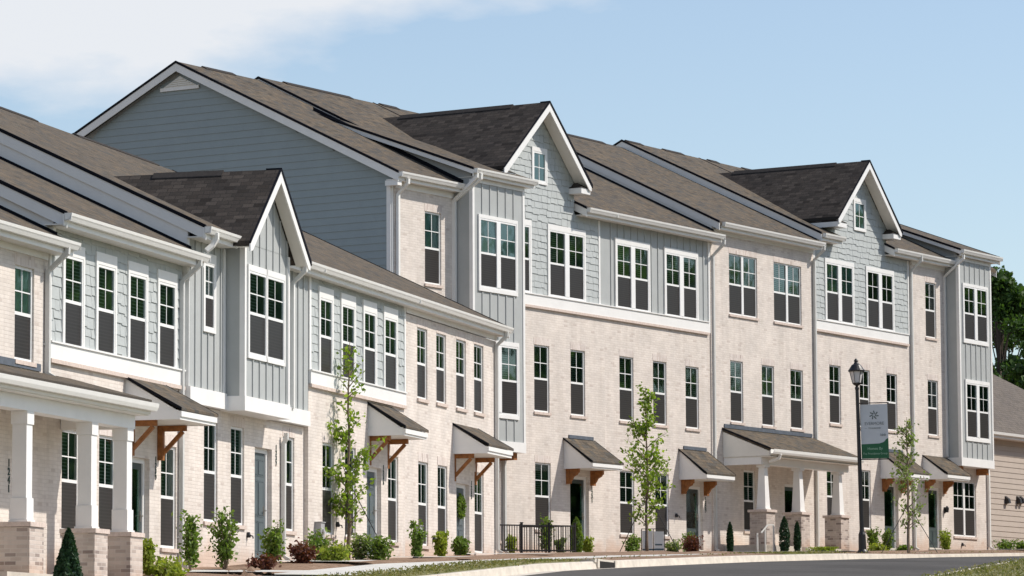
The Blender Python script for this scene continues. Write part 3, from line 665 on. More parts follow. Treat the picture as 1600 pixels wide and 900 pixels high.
v=T.mb(); v.box(84.90,84.94,-7.66,-6.34,16.50,16.595); v.build('vent_sill','white',vo)
v=T.mb()
for i in range(4): z=16.63+i*.055; hw_=(16.88-z)/.515; v.box(84.89,84.915,-7-hw_+.04,-7+hw_-.04,z,z+.02)
v.build('vent_louvre','white',vo)
frieze(T,85.05,88.0,13.44,.16,.06)
roof(T,84.76,88.7,.38,13.67,mB,RB,gut=[(84.76,88.0)]); body(T,84.99,90.7,.38,13.67,mB,RB,2.2)
bu=tw2(88.39,90.20,.2); bl=[(88.46,89.22),(89.42,90.24)]
o1=opening(bu,10.9,12.71); o2=opening(bl,7.47,9.28)
bay(T,88.0,90.7,.64,6.42,13.80,[o1,o2],bot=.28)
window(T,bu,10.9,12.71,w=.64,kind='trim',hdr=.10,sid=.06,bot=.10,blind='skytint'); window(T,bl,7.47,9.28,w=.64,kind='trim',hdr=.12,sid=.06,bot=.10,blind='blind')
frieze(T,88.0,90.7,13.84,.12,.64)
R=roof(T,87.8,91.0,.83,14.07,.367,RB,wend=-4.9,leftw=0,rb=.12)
c=T.mb(); c.prism([(.6,14.0),(.6,13.4),(-4.6,15.7),(-4.6,15.95)],88.02,88.1); c.build('cheek_wall','siding',T)
c=T.mb(); c.prism([(.36,13.78),(-4.6,16.21),(-4.6,16.09),(.36,13.66)],87.95,88.015); c.build('step_flashing','drip',T)
downspout(T,85.12,.44,13.5,.06,gz(FB,85,0),mat='gutter')
downspout(T,88.0-.09,.86,13.95,.0,6.5,mat='gutter',kick=False,du=0)
c=T.mb(); c.tube([(88.05,.9,13.93),(88.05,.9,13.8),(87.92,.12,13.2),(87.92,.12,7)],.042,square=True); c.build('downspout','gutter',T)
c=T.mb(); c.box(88.6,88.78,.05,.55,6.22,6.41); c.build('bracket','wood',T); c=T.mb(); c.box(90.25,90.43,.05,.55,6.22,6.41); c.build('bracket','wood',T)
downspout(T,90.55,.1,6.4,0,gz(FB,90.6,0)+.05)
# --- shake gable house
T=hB('b2',93.3,'townhouse with grey shake front gable and brick lower floors, beside the black railing')
sw=tw2(93.12,94.97); s0=tw2(90.12,91.97)
b2=[(92.26,92.95,1.65,7.75,9.55),(94.27,94.94,1.69,7.76,9.55),(92.28,92.99,1.65,4.43,6.22)]
dr=(94.2,95.25,gz(FB,94.7,0)+.15,5.98)
hs=[opening(bw(a,b,k),c,d) for a,b,k,c,d in b2]
brickwall(T,90.7,96.2,2.8,10.68,0,hs+[dr],name='brick_wall')
for a,b,k,c,d in b2: window(T,bw(a,b,k),c,d)
door(T,*dr[:2],dr[2],dr[3],mat='doordark',lite=True); number(T,'1231',95.42,0,5.74,.11)
o1=opening(sw,11.09,12.89); o0=opening(s0,11.09,12.89)
bandrun(T,90.72,96.199,10.70,11.0); c=T.mb(); wallgrid(c,90.3,96.2,10.68,13.5,-.002,[o1,o0],.1); c.build('sheathing','siding',T,fix=False)
window(T,sw,11.09,12.89,kind='trim',hdr=.16,sid=.08,bot=.02,blind='blind'); window(T,s0,11.09,12.89,kind='trim',hdr=.16,sid=.08,bot=.02)
c=T.mb(); c.box(95.86,95.95,-.05,.032,11.03,13.48); c.build('corner_board','white',T)
vw=[(92.27,92.86)]; ov=opening(vw,14.30,15.06)
poly=gable(T,92.42,16.50,.45,(89.97,94.72),14.40,-5.6,0,90.35,94.5,13.4,'shake')
shake(T,[(90.35,11.03),(95.86,11.03),(95.86,13.5),(94.5,13.5),(94.5,poly[2][1]),(92.42,poly[3][1]-.02),(90.35,poly[4][1])],0,[o1,o0,ov])
window(T,vw,14.30,15.06,kind='trim',hdr=.12,sid=.07,bot=.06,blind='skytint',fixed=True)
batten(T,[(95.95,11.03),(96.2,11.03),(96.2,13.5),(95.95,13.5)],0,[],.4)
awning(T,93.87,95.55,7.04,.92,6.35,6.15,'corbel')
roof(T,88.7,94.62,-.05,13.72+.495*.43,.495,RB,gut=[],rake_l=True); roof(T,94.62,96.2,.38,13.72,.495,RB,gut=[(94.62,96.2)],rake_l=True)
body(T,90.7,96.2,.38,13.72,.495,RB,2.8)
# --- board and batten house
T=hB('b3',99.4,'townhouse with grey board and batten top floor between shake gable and plain brick houses')
ws=[(96.94,98.74),(99.87,101.69)]
b2=[(99.05,99.72,1.77,7.76,9.56),(101.03,101.71,1.81,7.76,9.54),(97.04,97.73,1.75,4.44,6.21),(99.12,99.80,1.77,4.46,6.21),(97.08,97.75,1.75,7.76,9.56)]
b2=b2[:4]+[(97.06,97.74,1.75,7.76,9.56)]
dr=(101.0,102.05,gz(FB,101.5,0)+.15,5.98)
hs=[opening(bw(a,b,k),c,d) for a,b,k,c,d in b2]
brickwall(T,96.2,102.6,2.9,10.68,0,hs+[dr])
for a,b,k,c,d in b2: window(T,bw(a,b,k),c,d)
door(T,*dr[:2],dr[2],dr[3],mat='doordark',lite=True); number(T,'1229',102.2,0,5.70,.11)
oo=[opening(tw2(*w_),11.07,12.87) for w_ in ws]
bandrun(T,96.2,102.45,10.70,11.0); batten(T,[(96.2,11.03),(102.48,11.03),(102.48,13.5),(96.2,13.5)],0,oo,.4)
for w_ in ws: window(T,tw2(*w_),11.07,12.87,kind='trim',hdr=.16,sid=.08,bot=.02,blind='blind')
c=T.mb(); c.box(102.485,102.58,-.1,.03,10.69,13.5); c.build('corner_board','white',T)
awning(T,100.6,102.32,7.06,.91,6.32,6.13,'corbel')
roof(T,96.2,102.6,.38,13.72,.495,RB,gut=[(96.2,102.75)],rake_l=False); body(T,96.2,102.6,.38,13.72,.495,RB,2.9)
downspout(T,102.72,.46,13.55,.0,gz(FB,102.8,0)+.05)
# --- plain brick house with porch
T=hB('b4',106,'three storey all brick townhouse with a white columned porch beside the lamp post')
tw=[(103.78,105.47,1.88,11.43,13.22),(106.73,108.46,1.93,11.43,13.22)]
b2=[(103.80,104.47,1.86,8.10,9.90),(105.86,106.53,1.9,8.10,9.90),(107.79,108.49,1.93,8.11,9.90),(104.59,105.19,1.88,4.77,6.55)]
dr=(107.3,108.35,gz(FB,107.8,0)+.2,6.30)
hs=[opening(bw2(a,b,k),c,d) for a,b,k,c,d in tw]+[opening(bw(a,b,k),c,d) for a,b,k,c,d in b2]
brickwall(T,102.6,109.45,3.0,13.86,.04,hs+[dr])
for a,b,k,c,d in tw: window(T,bw2(a,b,k),c,d,w=.04)
for a,b,k,c,d in b2: window(T,bw(a,b,k),c,d,w=.04)
door(T,*dr[:2],dr[2],dr[3],w=.04,mat='doordark',lite=True)
frieze(T,102.65,109.4,13.94,.16,.04)
roof(T,102.6,109.45,.38,14.12,.495,RB,gut=[(102.75,109.5)]); stepwall(T,102.61,.38,14.12,.495,RB,.45,.40); body(T,102.6,109.45,.38,14.12,.495,RB,3)
downspout(T,109.42,.46,14.0,.04,gz(FB,109.4,0)+.05)
p=T.mb(); p.prism([(0.045,7.73),(0.045,7.83),(1.70,7.16),(1.70,7.08)],103.25,109.35); P=p.build('porch_roof','roof',T)
p=T.mb(); p.box(103.35,109.2,.043,.07,7.84,7.96); p.build('flashing','flash',P)
p=T.mb(); p.prism([(0.05,7.84),(1.71,7.17),(1.71,7.11),(0.05,7.78)],103.215,103.247); p.build('drip_edge','drip',P)
p=T.mb(); p.box(103.25,109.35,1.66,1.69,6.94,7.09); p.box(103.3,109.3,.05,1.655,6.90,6.925); p.prism([(.05,6.93),(.05,7.71),(1.64,7.07),(1.64,6.93)],103.27,103.31); p.prism([(.05,6.93),(.05,7.71),(1.64,7.07),(1.64,6.93)],109.28,109.32); p.build('porch_soffit','cream',P)
p=T.mb(); p.prism([(1.695,6.98),(1.79,6.98),(1.82,7.04),(1.83,7.12),(1.82,7.125),(1.81,7.07),(1.78,7.0),(1.705,7.0),(1.705,7.12),(1.695,7.12)],103.25,109.35); p.tube([(103.75,1.78,6.99),(103.75,1.72,6.86),(103.7,1.4,6.76)],.04,square=True); p.build('porch_gutter','gutter',P)
p=T.mb(); p.box(103.32,109.2,1.06,1.34,6.68,6.897); p.box(103.3,103.32,.05,1.34,6.68,6.897); p.build('porch_beam','white',T)
zg=gz(FB,106,1)
for u in (103.85,106.15,108.85):
    w=1.34; a=.30; c=T.mb(); n=.05
    vs=[(u-a,w-a,5.36),(u,w-a,5.36),(u,w,5.36),(u-a,w,5.36),(u-a+n,w-a+n,6.60),(u-n,w-a+n,6.60),(u-n,w-n,6.60),(u-a+n,w-n,6.60)]
    c.add(vs,[(0,3,2,1),(4,5,6,7),(0,1,5,4),(1,2,6,5),(2,3,7,6),(3,0,4,7)]); c.box(u-a,u,w-a,w,6.602,6.677); c.box(u-a-.02,u+.02,w-a-.02,w+.02,5.31,5.357); c.build('column','white',T)
    c=T.mb(); c.box(u-.51,u+.16,w-.51,w+.16,5.23,5.307); c.build('pier_cap','sill',T)
    c=T.mb(); c.box(u-.46,u+.11,w-.46,w+.11,3.4,5.227); c.build('brick_pier','pier',T)
p=T.mb(); p.box(103.3,109.3,.05,1.45,3.2,zg+.2); p.build('porch_floor','concrete',T)
# --- second shake gable house
T=hB('b5',113,'townhouse with the far shake front gable, behind the black lamp post and banner')
ws=[(110.43,112.25),(113.39,115.22)]
b2=[(110.58,111.23,1.98,8.43,10.23),(112.75,113.35,2.0,8.43,10.23),(114.75,115.38,2.05,8.43,10.23),(110.3,110.95,2.0,5.1,6.95),(112.75,113.30,2.0,5.1,6.93)]
dr=(114.45,115.5,gz(FB,115,0)+.15,6.62)
hs=[opening(bw(a,b,k),c,d) for a,b,k,c,d in b2]
brickwall(T,109.45,116.6,3.2,11.36,0,hs+[dr])
for a,b,k,c,d in b2: window(T,bw(a,b,k),c,d)
door(T,*dr[:2],dr[2],dr[3],mat='doordark',lite=True)
oo=[opening(tw2(*w_),11.745,13.54) for w_ in ws]
bandrun(T,109.5,116.4,11.37,11.66); c=T.mb(); wallgrid(c,109.45,116.6,11.36,14.2,-.002,oo,.1); c.build('sheathing','siding',T,fix=False)
for i,w_ in enumerate(ws): window(T,tw2(*w_),11.745,13.54,kind='trim',hdr=.14,sid=.08,bot=.02,blind=('skytint','room')[i])
c=T.mb(); c.box(109.5,109.6,-.05,.03,11.69,14.18); c.box(116.42,116.5,-.05,.03,11.69,14.18); c.build('corner_board','white',T)
vw=[(112.55,113.2)]; ov=opening(vw,14.95,15.74)
poly=gable(T,112.78,17.14,.45,(110.48,115.10),15.06,-5.6,0,110.85,114.85,14.1,'shake')
shake(T,[(109.6,11.69),(116.42,11.69),(116.42,14.2),(114.85,14.2),(114.85,poly[2][1]),(112.78,poly[3][1]-.02),(110.85,poly[4][1]),(110.85,14.2),(109.6,14.2)],0,oo+[ov])
window(T,vw,14.95,15.74,kind='trim',hdr=.12,sid=.07,bot=.06,blind='skytint',fixed=True)
awning(T,114.2,115.9,7.66,.92,6.95,6.75,'corbel')
roof(T,109.45,110.95,.38,14.44,.485,RB,gut=[(109.5,110.95)]); roof(T,110.95,114.75,-.05,14.44+.485*.43,.485,RB,gut=[],rake_l=False); roof(T,114.75,116.6,.38,14.44,.485,RB,gut=[(114.75,116.6)],rake_l=True)
stepwall(T,109.46,.38,14.44,.485,RB,.38,.33); body(T,109.45,116.6,.38,14.44,.485,RB,3.2)
downspout(T,116.62,.46,14.3,.0,gz(FB,116.6,0)+.05)
# --- right end house with the overhanging bay
T=hB('b6',119.6,'right end townhouse with tall grey board and batten bay overhanging its brick ground floor')
hw=[(117.72,118.39,2.1,11.75,13.54),(117.80,118.44,2.1,8.43,10.21)]; gd=(119.69,121.34,2.16,5.08,6.88)
dr=(117.7,118.72,gz(FB,118,0)+.15,6.62)
brickwall(T,116.6,119.35,3.3,14.18,.05,[opening(bw(a,b,k),c,d) for a,b,k,c,d in hw]+[dr],left=.3)
brickwall(T,119.35,122.55,3.3,7.55,.05,[opening(bw2(*gd[:3]),*gd[3:])],name='ground_floor_wall')
for a,b,k,c,d in hw: window(T,bw(a,b,k),c,d,w=.05)
window(T,bw2(*gd[:3]),*gd[3:],w=.05,blind='room')
door(T,*dr[:2],dr[2],dr[3],w=.05,mat='doordark',lite=True)
bu=[tw2(119.70,121.50,.22),tw2(119.78,121.51,.22)]
bay(T,119.3,121.92,.55,7.40,14.5,[opening(bu[0],11.78,13.54),opening(bu[1],8.42,10.21)],bot=.28)
window(T,bu[0],11.78,13.54,w=.55,kind='trim',hdr=.10,sid=.07,bot=.10,blind='blind'); window(T,bu[1],8.42,10.21,w=.55,kind='trim',hdr=.12,sid=.07,bot=.10,blind='room')
frieze(T,119.3,121.92,14.56,.12,.55); frieze(T,116.65,119.25,14.22,.14,.05)
awning(T,117.35,119.1,7.72,.92,7.05,6.85,'corbel')
c=T.mb(); c.box(119.5,119.68,.06,.45,7.18,7.39); c.build('bracket','wood',T); c=T.mb(); c.box(121.55,121.73,.06,.45,7.18,7.39); c.build('bracket','wood',T)
roof(T,116.6,122.8,.38,14.44,.485,RB,gut=[(116.6,119.3)],rake_l=False,rake_r=True); roof(T,119.1,122.3,.76,14.80,.37,RB,wend=-3.9,leftw=0,rake_r=True,rb=.12)
c=T.mb(); c.prism([(.5,14.7),(.5,14.2),(-3.6,16.1),(-3.6,16.3)],119.32,119.4); c.build('cheek_wall','siding',T)
body(T,116.6,122.5,.38,14.44,.485,RB,3.3)
downspout(T,119.22,.8,14.6,.0,7.6,mat='gutter',kick=False); downspout(T,122.45,.1,7.4,.05,gz(FB,122.4,0)+.05,mat='gutter')
c=T.mb(); c.box(121.95,122.5,-.1,.02,7.5,14.3); c.build('side_return','siding',T)
# ================================================================== STREET
FW=Fr(math.pi/2,0)                           # plain world frame: u=x, w=-y
def ray(px,py):                             # direction of a photo pixel, used offline to find where things stand
    a,b=(px-800)/6000,-(py-450)/6000; return R_*a+U_*b+F_
def at(px,y): r=ray(px,868); return r.x/r.y*y
pts=[FA.P(u,5.5,0) for u in range(-120,85,2)]+[FB.P(u,8.5,0) for u in range(105,330,2)]
def resample(p,step):
    out=[p[0].copy()]; acc=0
    for a,b in zip(p[:-1],p[1:]):
        L=(b-a).length; t=step-acc
        while t<=L: out.append(a+(b-a)*(t/L)); t+=step
        acc=(acc+L)%step
    return out
pts=resample(pts,1.0)
for _ in range(60): pts=[pts[0]]+[(pts[i-1]+pts[i]*2+pts[i+1])/4 for i in range(1,len(pts)-1)]+[pts[-1]]
CP=pts; CN=[]
for i in range(len(CP)):
    t=(CP[min(i+1,len(CP)-1)]-CP[max(i-1,0)]).normalized(); CN.append(Vector((-t.y,t.x,0)))
def strip(name,prof,mat,kind='structure',i0=0,i1=None,sm=True,noise=0):
    """loft along the kerb line; prof = [(offset towards the houses, height above yard level)]"""
    mb=MB(); i1=i1 or len(CP); n=len(prof); rnd=random.Random(3)
    for i in range(i0,i1):
        for t,h in prof:
            p=CP[i]+CN[i]*t; mb.v.append((p.x,p.y,G(p.y)+h+(rnd.uniform(-noise,noise) if noise else 0)))
    for i in range(i1-i0-1):
        for k in range(n-1): mb.f.append((i*n+k,i*n+k+1,(i+1)*n+k+1,(i+1)*n+k))
    o=mb.build(name,mat,None,smooth=sm,fix=False)
    if kind: o['kind']=kind
    return o
lo=MB(); gx=[-900,-300,-120,-60,-30,-10,0,10,20,30,50,80,140,300,900]; gy=[-400,-100]+list(range(-60,200,10))+[220,260,400,700,1200,3000]
for y in gy:
    for x in gx: lo.v.append((x,y,G(y)-.45))
for j in range(len(gy)-1):
    for i in range(len(gx)-1): k=j*len(gx)+i; lo.f.append((k,k+1,k+len(gx)+1,k+len(gx)))
lo.build('ground','grass',None,fix=False)['kind']='structure'
strip('lawn',[(-9.12,0),(-10,.03),(-14,.05),(-30,-.1),(-60,-.44)],'grass')
strip('road',[(-.45,-.145),(-2.5,-.10),(-4.5,-.08),(-6.5,-.10),(-8.6,-.145)],'asphalt')
strip('gutter_pan',[(0,-.152),(-.02,-.152),(-.449,-.140)],'concrete',sm=False)
strip('gutter_pan',[(-8.601,-.140),(-8.94,-.152),(-8.96,-.152)],'concrete',sm=False)
strip('kerb',[(-.0,-.16),(.03,-.01),(.05,.004),(.17,.006),(.18,-.1)],'concrete',sm=False)
strip('kerb',[(-9.13,-.1),(-9.12,.006),(-9.0,.004),(-8.98,-.01),(-8.95,-.16)],'concrete',sm=False)
def kpx(px):
    return min((i for i in range(len(CP)) if 55<CP[i].y<128),key=lambda i:abs(CP[i].x/CP[i].y-(px-800)/6000))
V1,V2,V3=kpx(930),kpx(1245),kpx(1325)
pv=[(.18,-.01),(.5,.03),(1.2,.035),(1.6,-.01)]
strip('grass_verge',pv,'grass',i1=V1+1); strip('verge_bed',pv,'mulch',i0=V1,i1=V2+1,noise=.012); strip('grass_verge',pv,'grass',i0=V2,i1=V3+1); strip('verge_bed',pv,'mulch',i0=V3,noise=.012)
strip('pavement',[(1.58,-.05),(1.6,.01),(3.2,.02),(3.22,-.05)],'walk',sm=False)
strip('planting_bed',[(3.21,-.03),(3.5,.05),(4.4,.08),(5.2,.06),(9.5,.04),(16,.02),(60,-.2)],'mulch',noise=.025)
kj=MB()
for i in range(20,len(CP)-2,3):
    t=Vector((CN[i].y,-CN[i].x,0)); p=CP[i]
    for a_,b_,h1,h2 in ((-.44,-.03,-.132,-.145),(.05,.17,.010,.012)):
        q=[p+CN[i]*a_-t*.012,p+CN[i]*a_+t*.012,p+CN[i]*b_+t*.012,p+CN[i]*b_-t*.012]; k=len(kj.v)
        kj.v+= [(q[0].x,q[0].y,G(q[0].y)+h1),(q[1].x,q[1].y,G(q[1].y)+h1),(q[2].x,q[2].y,G(q[2].y)+h2),(q[3].x,q[3].y,G(q[3].y)+h2)]; kj.f.append((k,k+1,k+2,k+3))
kj.build('kerb_joints','dark',None,fix=False)['kind']='structure'
# storm drain
def kerbpt(px,guess):
    best=min(range(len(CP)),key=lambda i:abs(CP[i].x/max(CP[i].y,1)-(px-800)/6000)+ (0 if abs(CP[i].y-guess)<25 else 9)); return best
ci=kerbpt(950,80); p0=CP[ci]; tn=Vector((CN[ci].y,-CN[ci].x,0)); th_=math.atan2(tn.x,tn.y)
FS=Fr(th_,0)                                # street frame at the drain
us=p0.dot(FS.d); ws=p0.dot(FS.n)
T=Th('storm_drain',FS,us,ws,G(p0.y),'black kerb inlet of a storm drain in the pale concrete kerb','storm drain')
c=T.mb(); z=G(p0.y); c.box(us-.9,us+.9,ws-.75,ws-.0,z-.05,z+.03); c.build('drain_slab','concrete',T)
c=T.mb(); c.box(us-.62,us+.62,ws-.2,ws+.012,z-.16,z-.015); c.build('inlet_mouth','dark',T)
c=T.mb(); c.box(us-.75,us-.62,ws-.02,ws+.03,z-.16,z+.028); c.build('inlet_frame','concrete',T); c=T.mb(); c.box(us+.62,us+.75,ws-.02,ws+.03,z-.16,z+.028); c.build('inlet_frame','concrete',T)
# front walks
for fr,uc,w1 in ((FA,66.75,4.0),(FA,73.73,2.2),(FA,80.9,2.2),(FA,87.9,2.2),(FB,94.7,5.2),(FB,101.5,5.2),(FB,115,5.2),(FB,118.2,5.2)):
    c=MB(); n=6
    for i in range(n+1):
        w=.05+w1*i/n
        for du in(-.55,.55): p=fr.P(uc+du,w,0); c.v.append((p.x,p.y,G(p.y)+.095))
    for i in range(n): c.f.append((2*i,2*i+1,2*i+3,2*i+2))
    c.build('front_path','walk',None,fix=False)['kind']='structure'
# ------------------------------------------------------------------ foliage
def leaves(P,size,name,mat,parent,elong=1.6,seed=0):
    r=np.random.default_rng(seed+len(P)); n=len(P); a=r.normal(size=(n,3)); a/=np.linalg.norm(a,axis=1)[:,None]
    b=r.normal(size=(n,3)); b-=a*(a*b).sum(1)[:,None]; b/=np.linalg.norm(b,axis=1)[:,None]
    s=(size*r.uniform(.6,1.3,n))[:,None]; v=np.stack([P-a*s*elong*.5,P+b*s*.5,P+a*s*elong*.5,P-b*s*.5],1).reshape(-1,3)
    me=bpy.data.meshes.new(name); me.vertices.add(4*n); me.vertices.foreach_set('co',v.ravel()); me.loops.add(4*n); me.polygons.add(n)
    me.loops.foreach_set('vertex_index',np.arange(4*n)); me.polygons.foreach_set('loop_start',np.arange(0,4*n,4)); me.update(calc_edges=True)
    me.materials.append(M[mat]); o=bpy.data.objects.new(name,me); col.objects.link(o)
    if parent is not None: o.parent=parent.o
    return o
def local(T,P): P=np.array(P); return np.stack([P[:,0],P[:,1],P[:,2]],1)
def plant_root(name,x,y,lab,cat,group): return Th(name,FW,x,-y,G(y)+.03,lab,cat,group)
def shrub(x,y,h,wd,kind,mat,name,lab,cat,group,n=None,size=.06,seed=1,red=False,fl=False):
    T=plant_root(name,x,y,lab,cat,group); r=np.random.default_rng(seed)
    P=[]; st=MB()
    if kind=='cone':
        n=n or 3500
        t=r.uniform(0,1,n)**.8; a=r.uniform(0,2*np.pi,n); rr=wd/2*(1-t)**.75*np.sqrt(r.uniform(.45,1,n))*(1+.12*np.sin(a*5+t*9)); P=np.stack([rr*np.cos(a),rr*np.sin(a),t*h],1)
        st.tube([(0,0,-.1),(0,0,h*.7)],[.03,.01])
    elif kind=='column':
        n=n or 1800; t=r.uniform(0,1,n); a=r.uniform(0,2*np.pi,n); rr=wd/2*np.sin(np.pi*np.clip(t*.9+.12,0,1))**.6*np.sqrt(r.uniform(.3,1,n)); P=np.stack([rr*np.cos(a),rr*np.sin(a),t*h],1); st.tube([(0,0,-.1),(0,0,h*.8)],[.025,.008])
    else:
        n=n or 900; stems=9 if kind!='spindly' else 5; pts=[]
        for i in range(stems):
            a=r.uniform(0,2*np.pi); top=np.array([math.cos(a)*wd*.42*r.uniform(.2,1),math.sin(a)*wd*.42*r.uniform(.2,1),h*r.uniform(.55,.97)])
            if kind=='low': top[2]*=.8; top[:2]*=1.3
            mid=top*np.array([.35,.35,.5])+r.normal(size=3)*.03; st.tube([(0,0,-.08),tuple(mid),tuple(top)],[.018,.012,.005],5)
            k=n//stems; t=r.uniform(.25 if kind in('round','low') else .15,1.03,k)[:,None]
            q=np.where(t<.5,mid*(t/.5),mid+(top-mid)*((t-.5)/.5)); sg=wd*(.13 if kind!='spindly' else .09)
            pts.append(q+r.normal(size=(k,3))*sg*np.array([1,1,.8]))
        P=np.concatenate(pts); P[:,2]=np.clip(P[:,2],.02,h*1.05)
    st2=MB(); st2.v=st.v; st2.f=st.f; o=st2.build('stem','bark',T)
    leaves(P,size,'foliage',mat,T,seed=seed)
    if fl: setp(leaves(P[r.integers(0,len(P),len(P)//9)]+r.normal(size=(len(P)//9,3))*.03,size*.9,'flowers','flower',T,1.1,seed+5),kind='stuff')
    return T
def sapling(px,y,h,prof,name,lab,mat,nb=34,perleaf=70,seed=1,leaf=.085,lean=0,stake=True):
    x=at(px,y); T=plant_root('sapling',x,y,lab,'young tree','young street trees'); r=np.random.default_rng(seed)
    tr=[(0,0,-.1)]+[(lean*t*t+r.normal()*.015,r.normal()*.015,h*t) for t in np.linspace(.08,1,12)]
    rad=[.045]+[.042*(1-t)**.8+.006 for t in np.linspace(.08,1,12)]
    m=MB(); m.tube(tr,rad,8)
    br=m; P=[]
    def tp(t): return np.array([np.interp(t*h,[p[2] for p in tr],[p[i] for p in tr]) for i in (0,1)]+[t*h])
    for i in range(nb):
        t=r.uniform(prof[0][0],.98); half=np.interp(t,[p[0] for p in prof],[p[1] for p in prof])
        a=r.uniform(0,2*np.pi); b0=tp(max(.12,t-half*.12)); L=half*r.uniform(.55,1.12); tip=tp(t)+np.array([math.cos(a)*L,math.sin(a)*L,L*r.uniform(-.15,.45)])
        mid=(b0+tip)/2+np.array([0,0,.08*L]); br.tube([tuple(b0),tuple(mid),tuple(tip)],[.014,.009,.004],5)
        k=int(perleaf*np.interp(t,[p[0] for p in prof],[p[2] for p in prof])); q=r.uniform(.25,1.05,k)[:,None]
        p=np.where(q<.5,b0+(mid-b0)*(q/.5),mid+(tip-mid)*((q-.5)/.5)); P.append(p+r.normal(size=(k,3))*.075)
    br.build('trunk','bark',T,smooth=True); leaves(np.concatenate(P),leaf,'foliage',mat,T,seed=seed)
    if stake:
        for a,d in ((2.6,.9),(.4,.95),(4.6,.8)):
            s=MB(); s.tube([(0,0,h*.36),(math.cos(a)*d,math.sin(a)*d*.6,.0)],.011,5); s.build('guy_strap','black',T)
    return T
# (fraction of height, half width, leaf density)
sapling(545,82,4.72,[(.2,.35,.5),(.34,.68,1.2),(.48,.72,1.9),(.62,.52,1.3),(.75,.38,.45),(.9,.22,.4),(1,.06,.3)],'s','tallest young tree, black guy straps, in front of the near row','leaf_sap',nb=50,perleaf=28,seed=4,lean=.02,leaf=.068)
sapling(1012,103,4.5,[(.2,.45,.5),(.34,.72,1.5),(.5,.66,1.3),(.66,.62,.9),(.8,.34,.8),(1,.10,.8)],'s','bushy bright green young tree beside the small white yard sign','leaf_sap',nb=64,perleaf=27,seed=8,leaf=.072)
sapling(1420,113,4.0,[(.2,.35,.3),(.35,.68,.8),(.55,.70,1.0),(.7,.5,.7),(.85,.38,.5),(1,.15,.4)],'s','thin pale young tree right of the banner lamp post','leaf_pale',nb=44,perleaf=26,seed=5,leaf=.075)
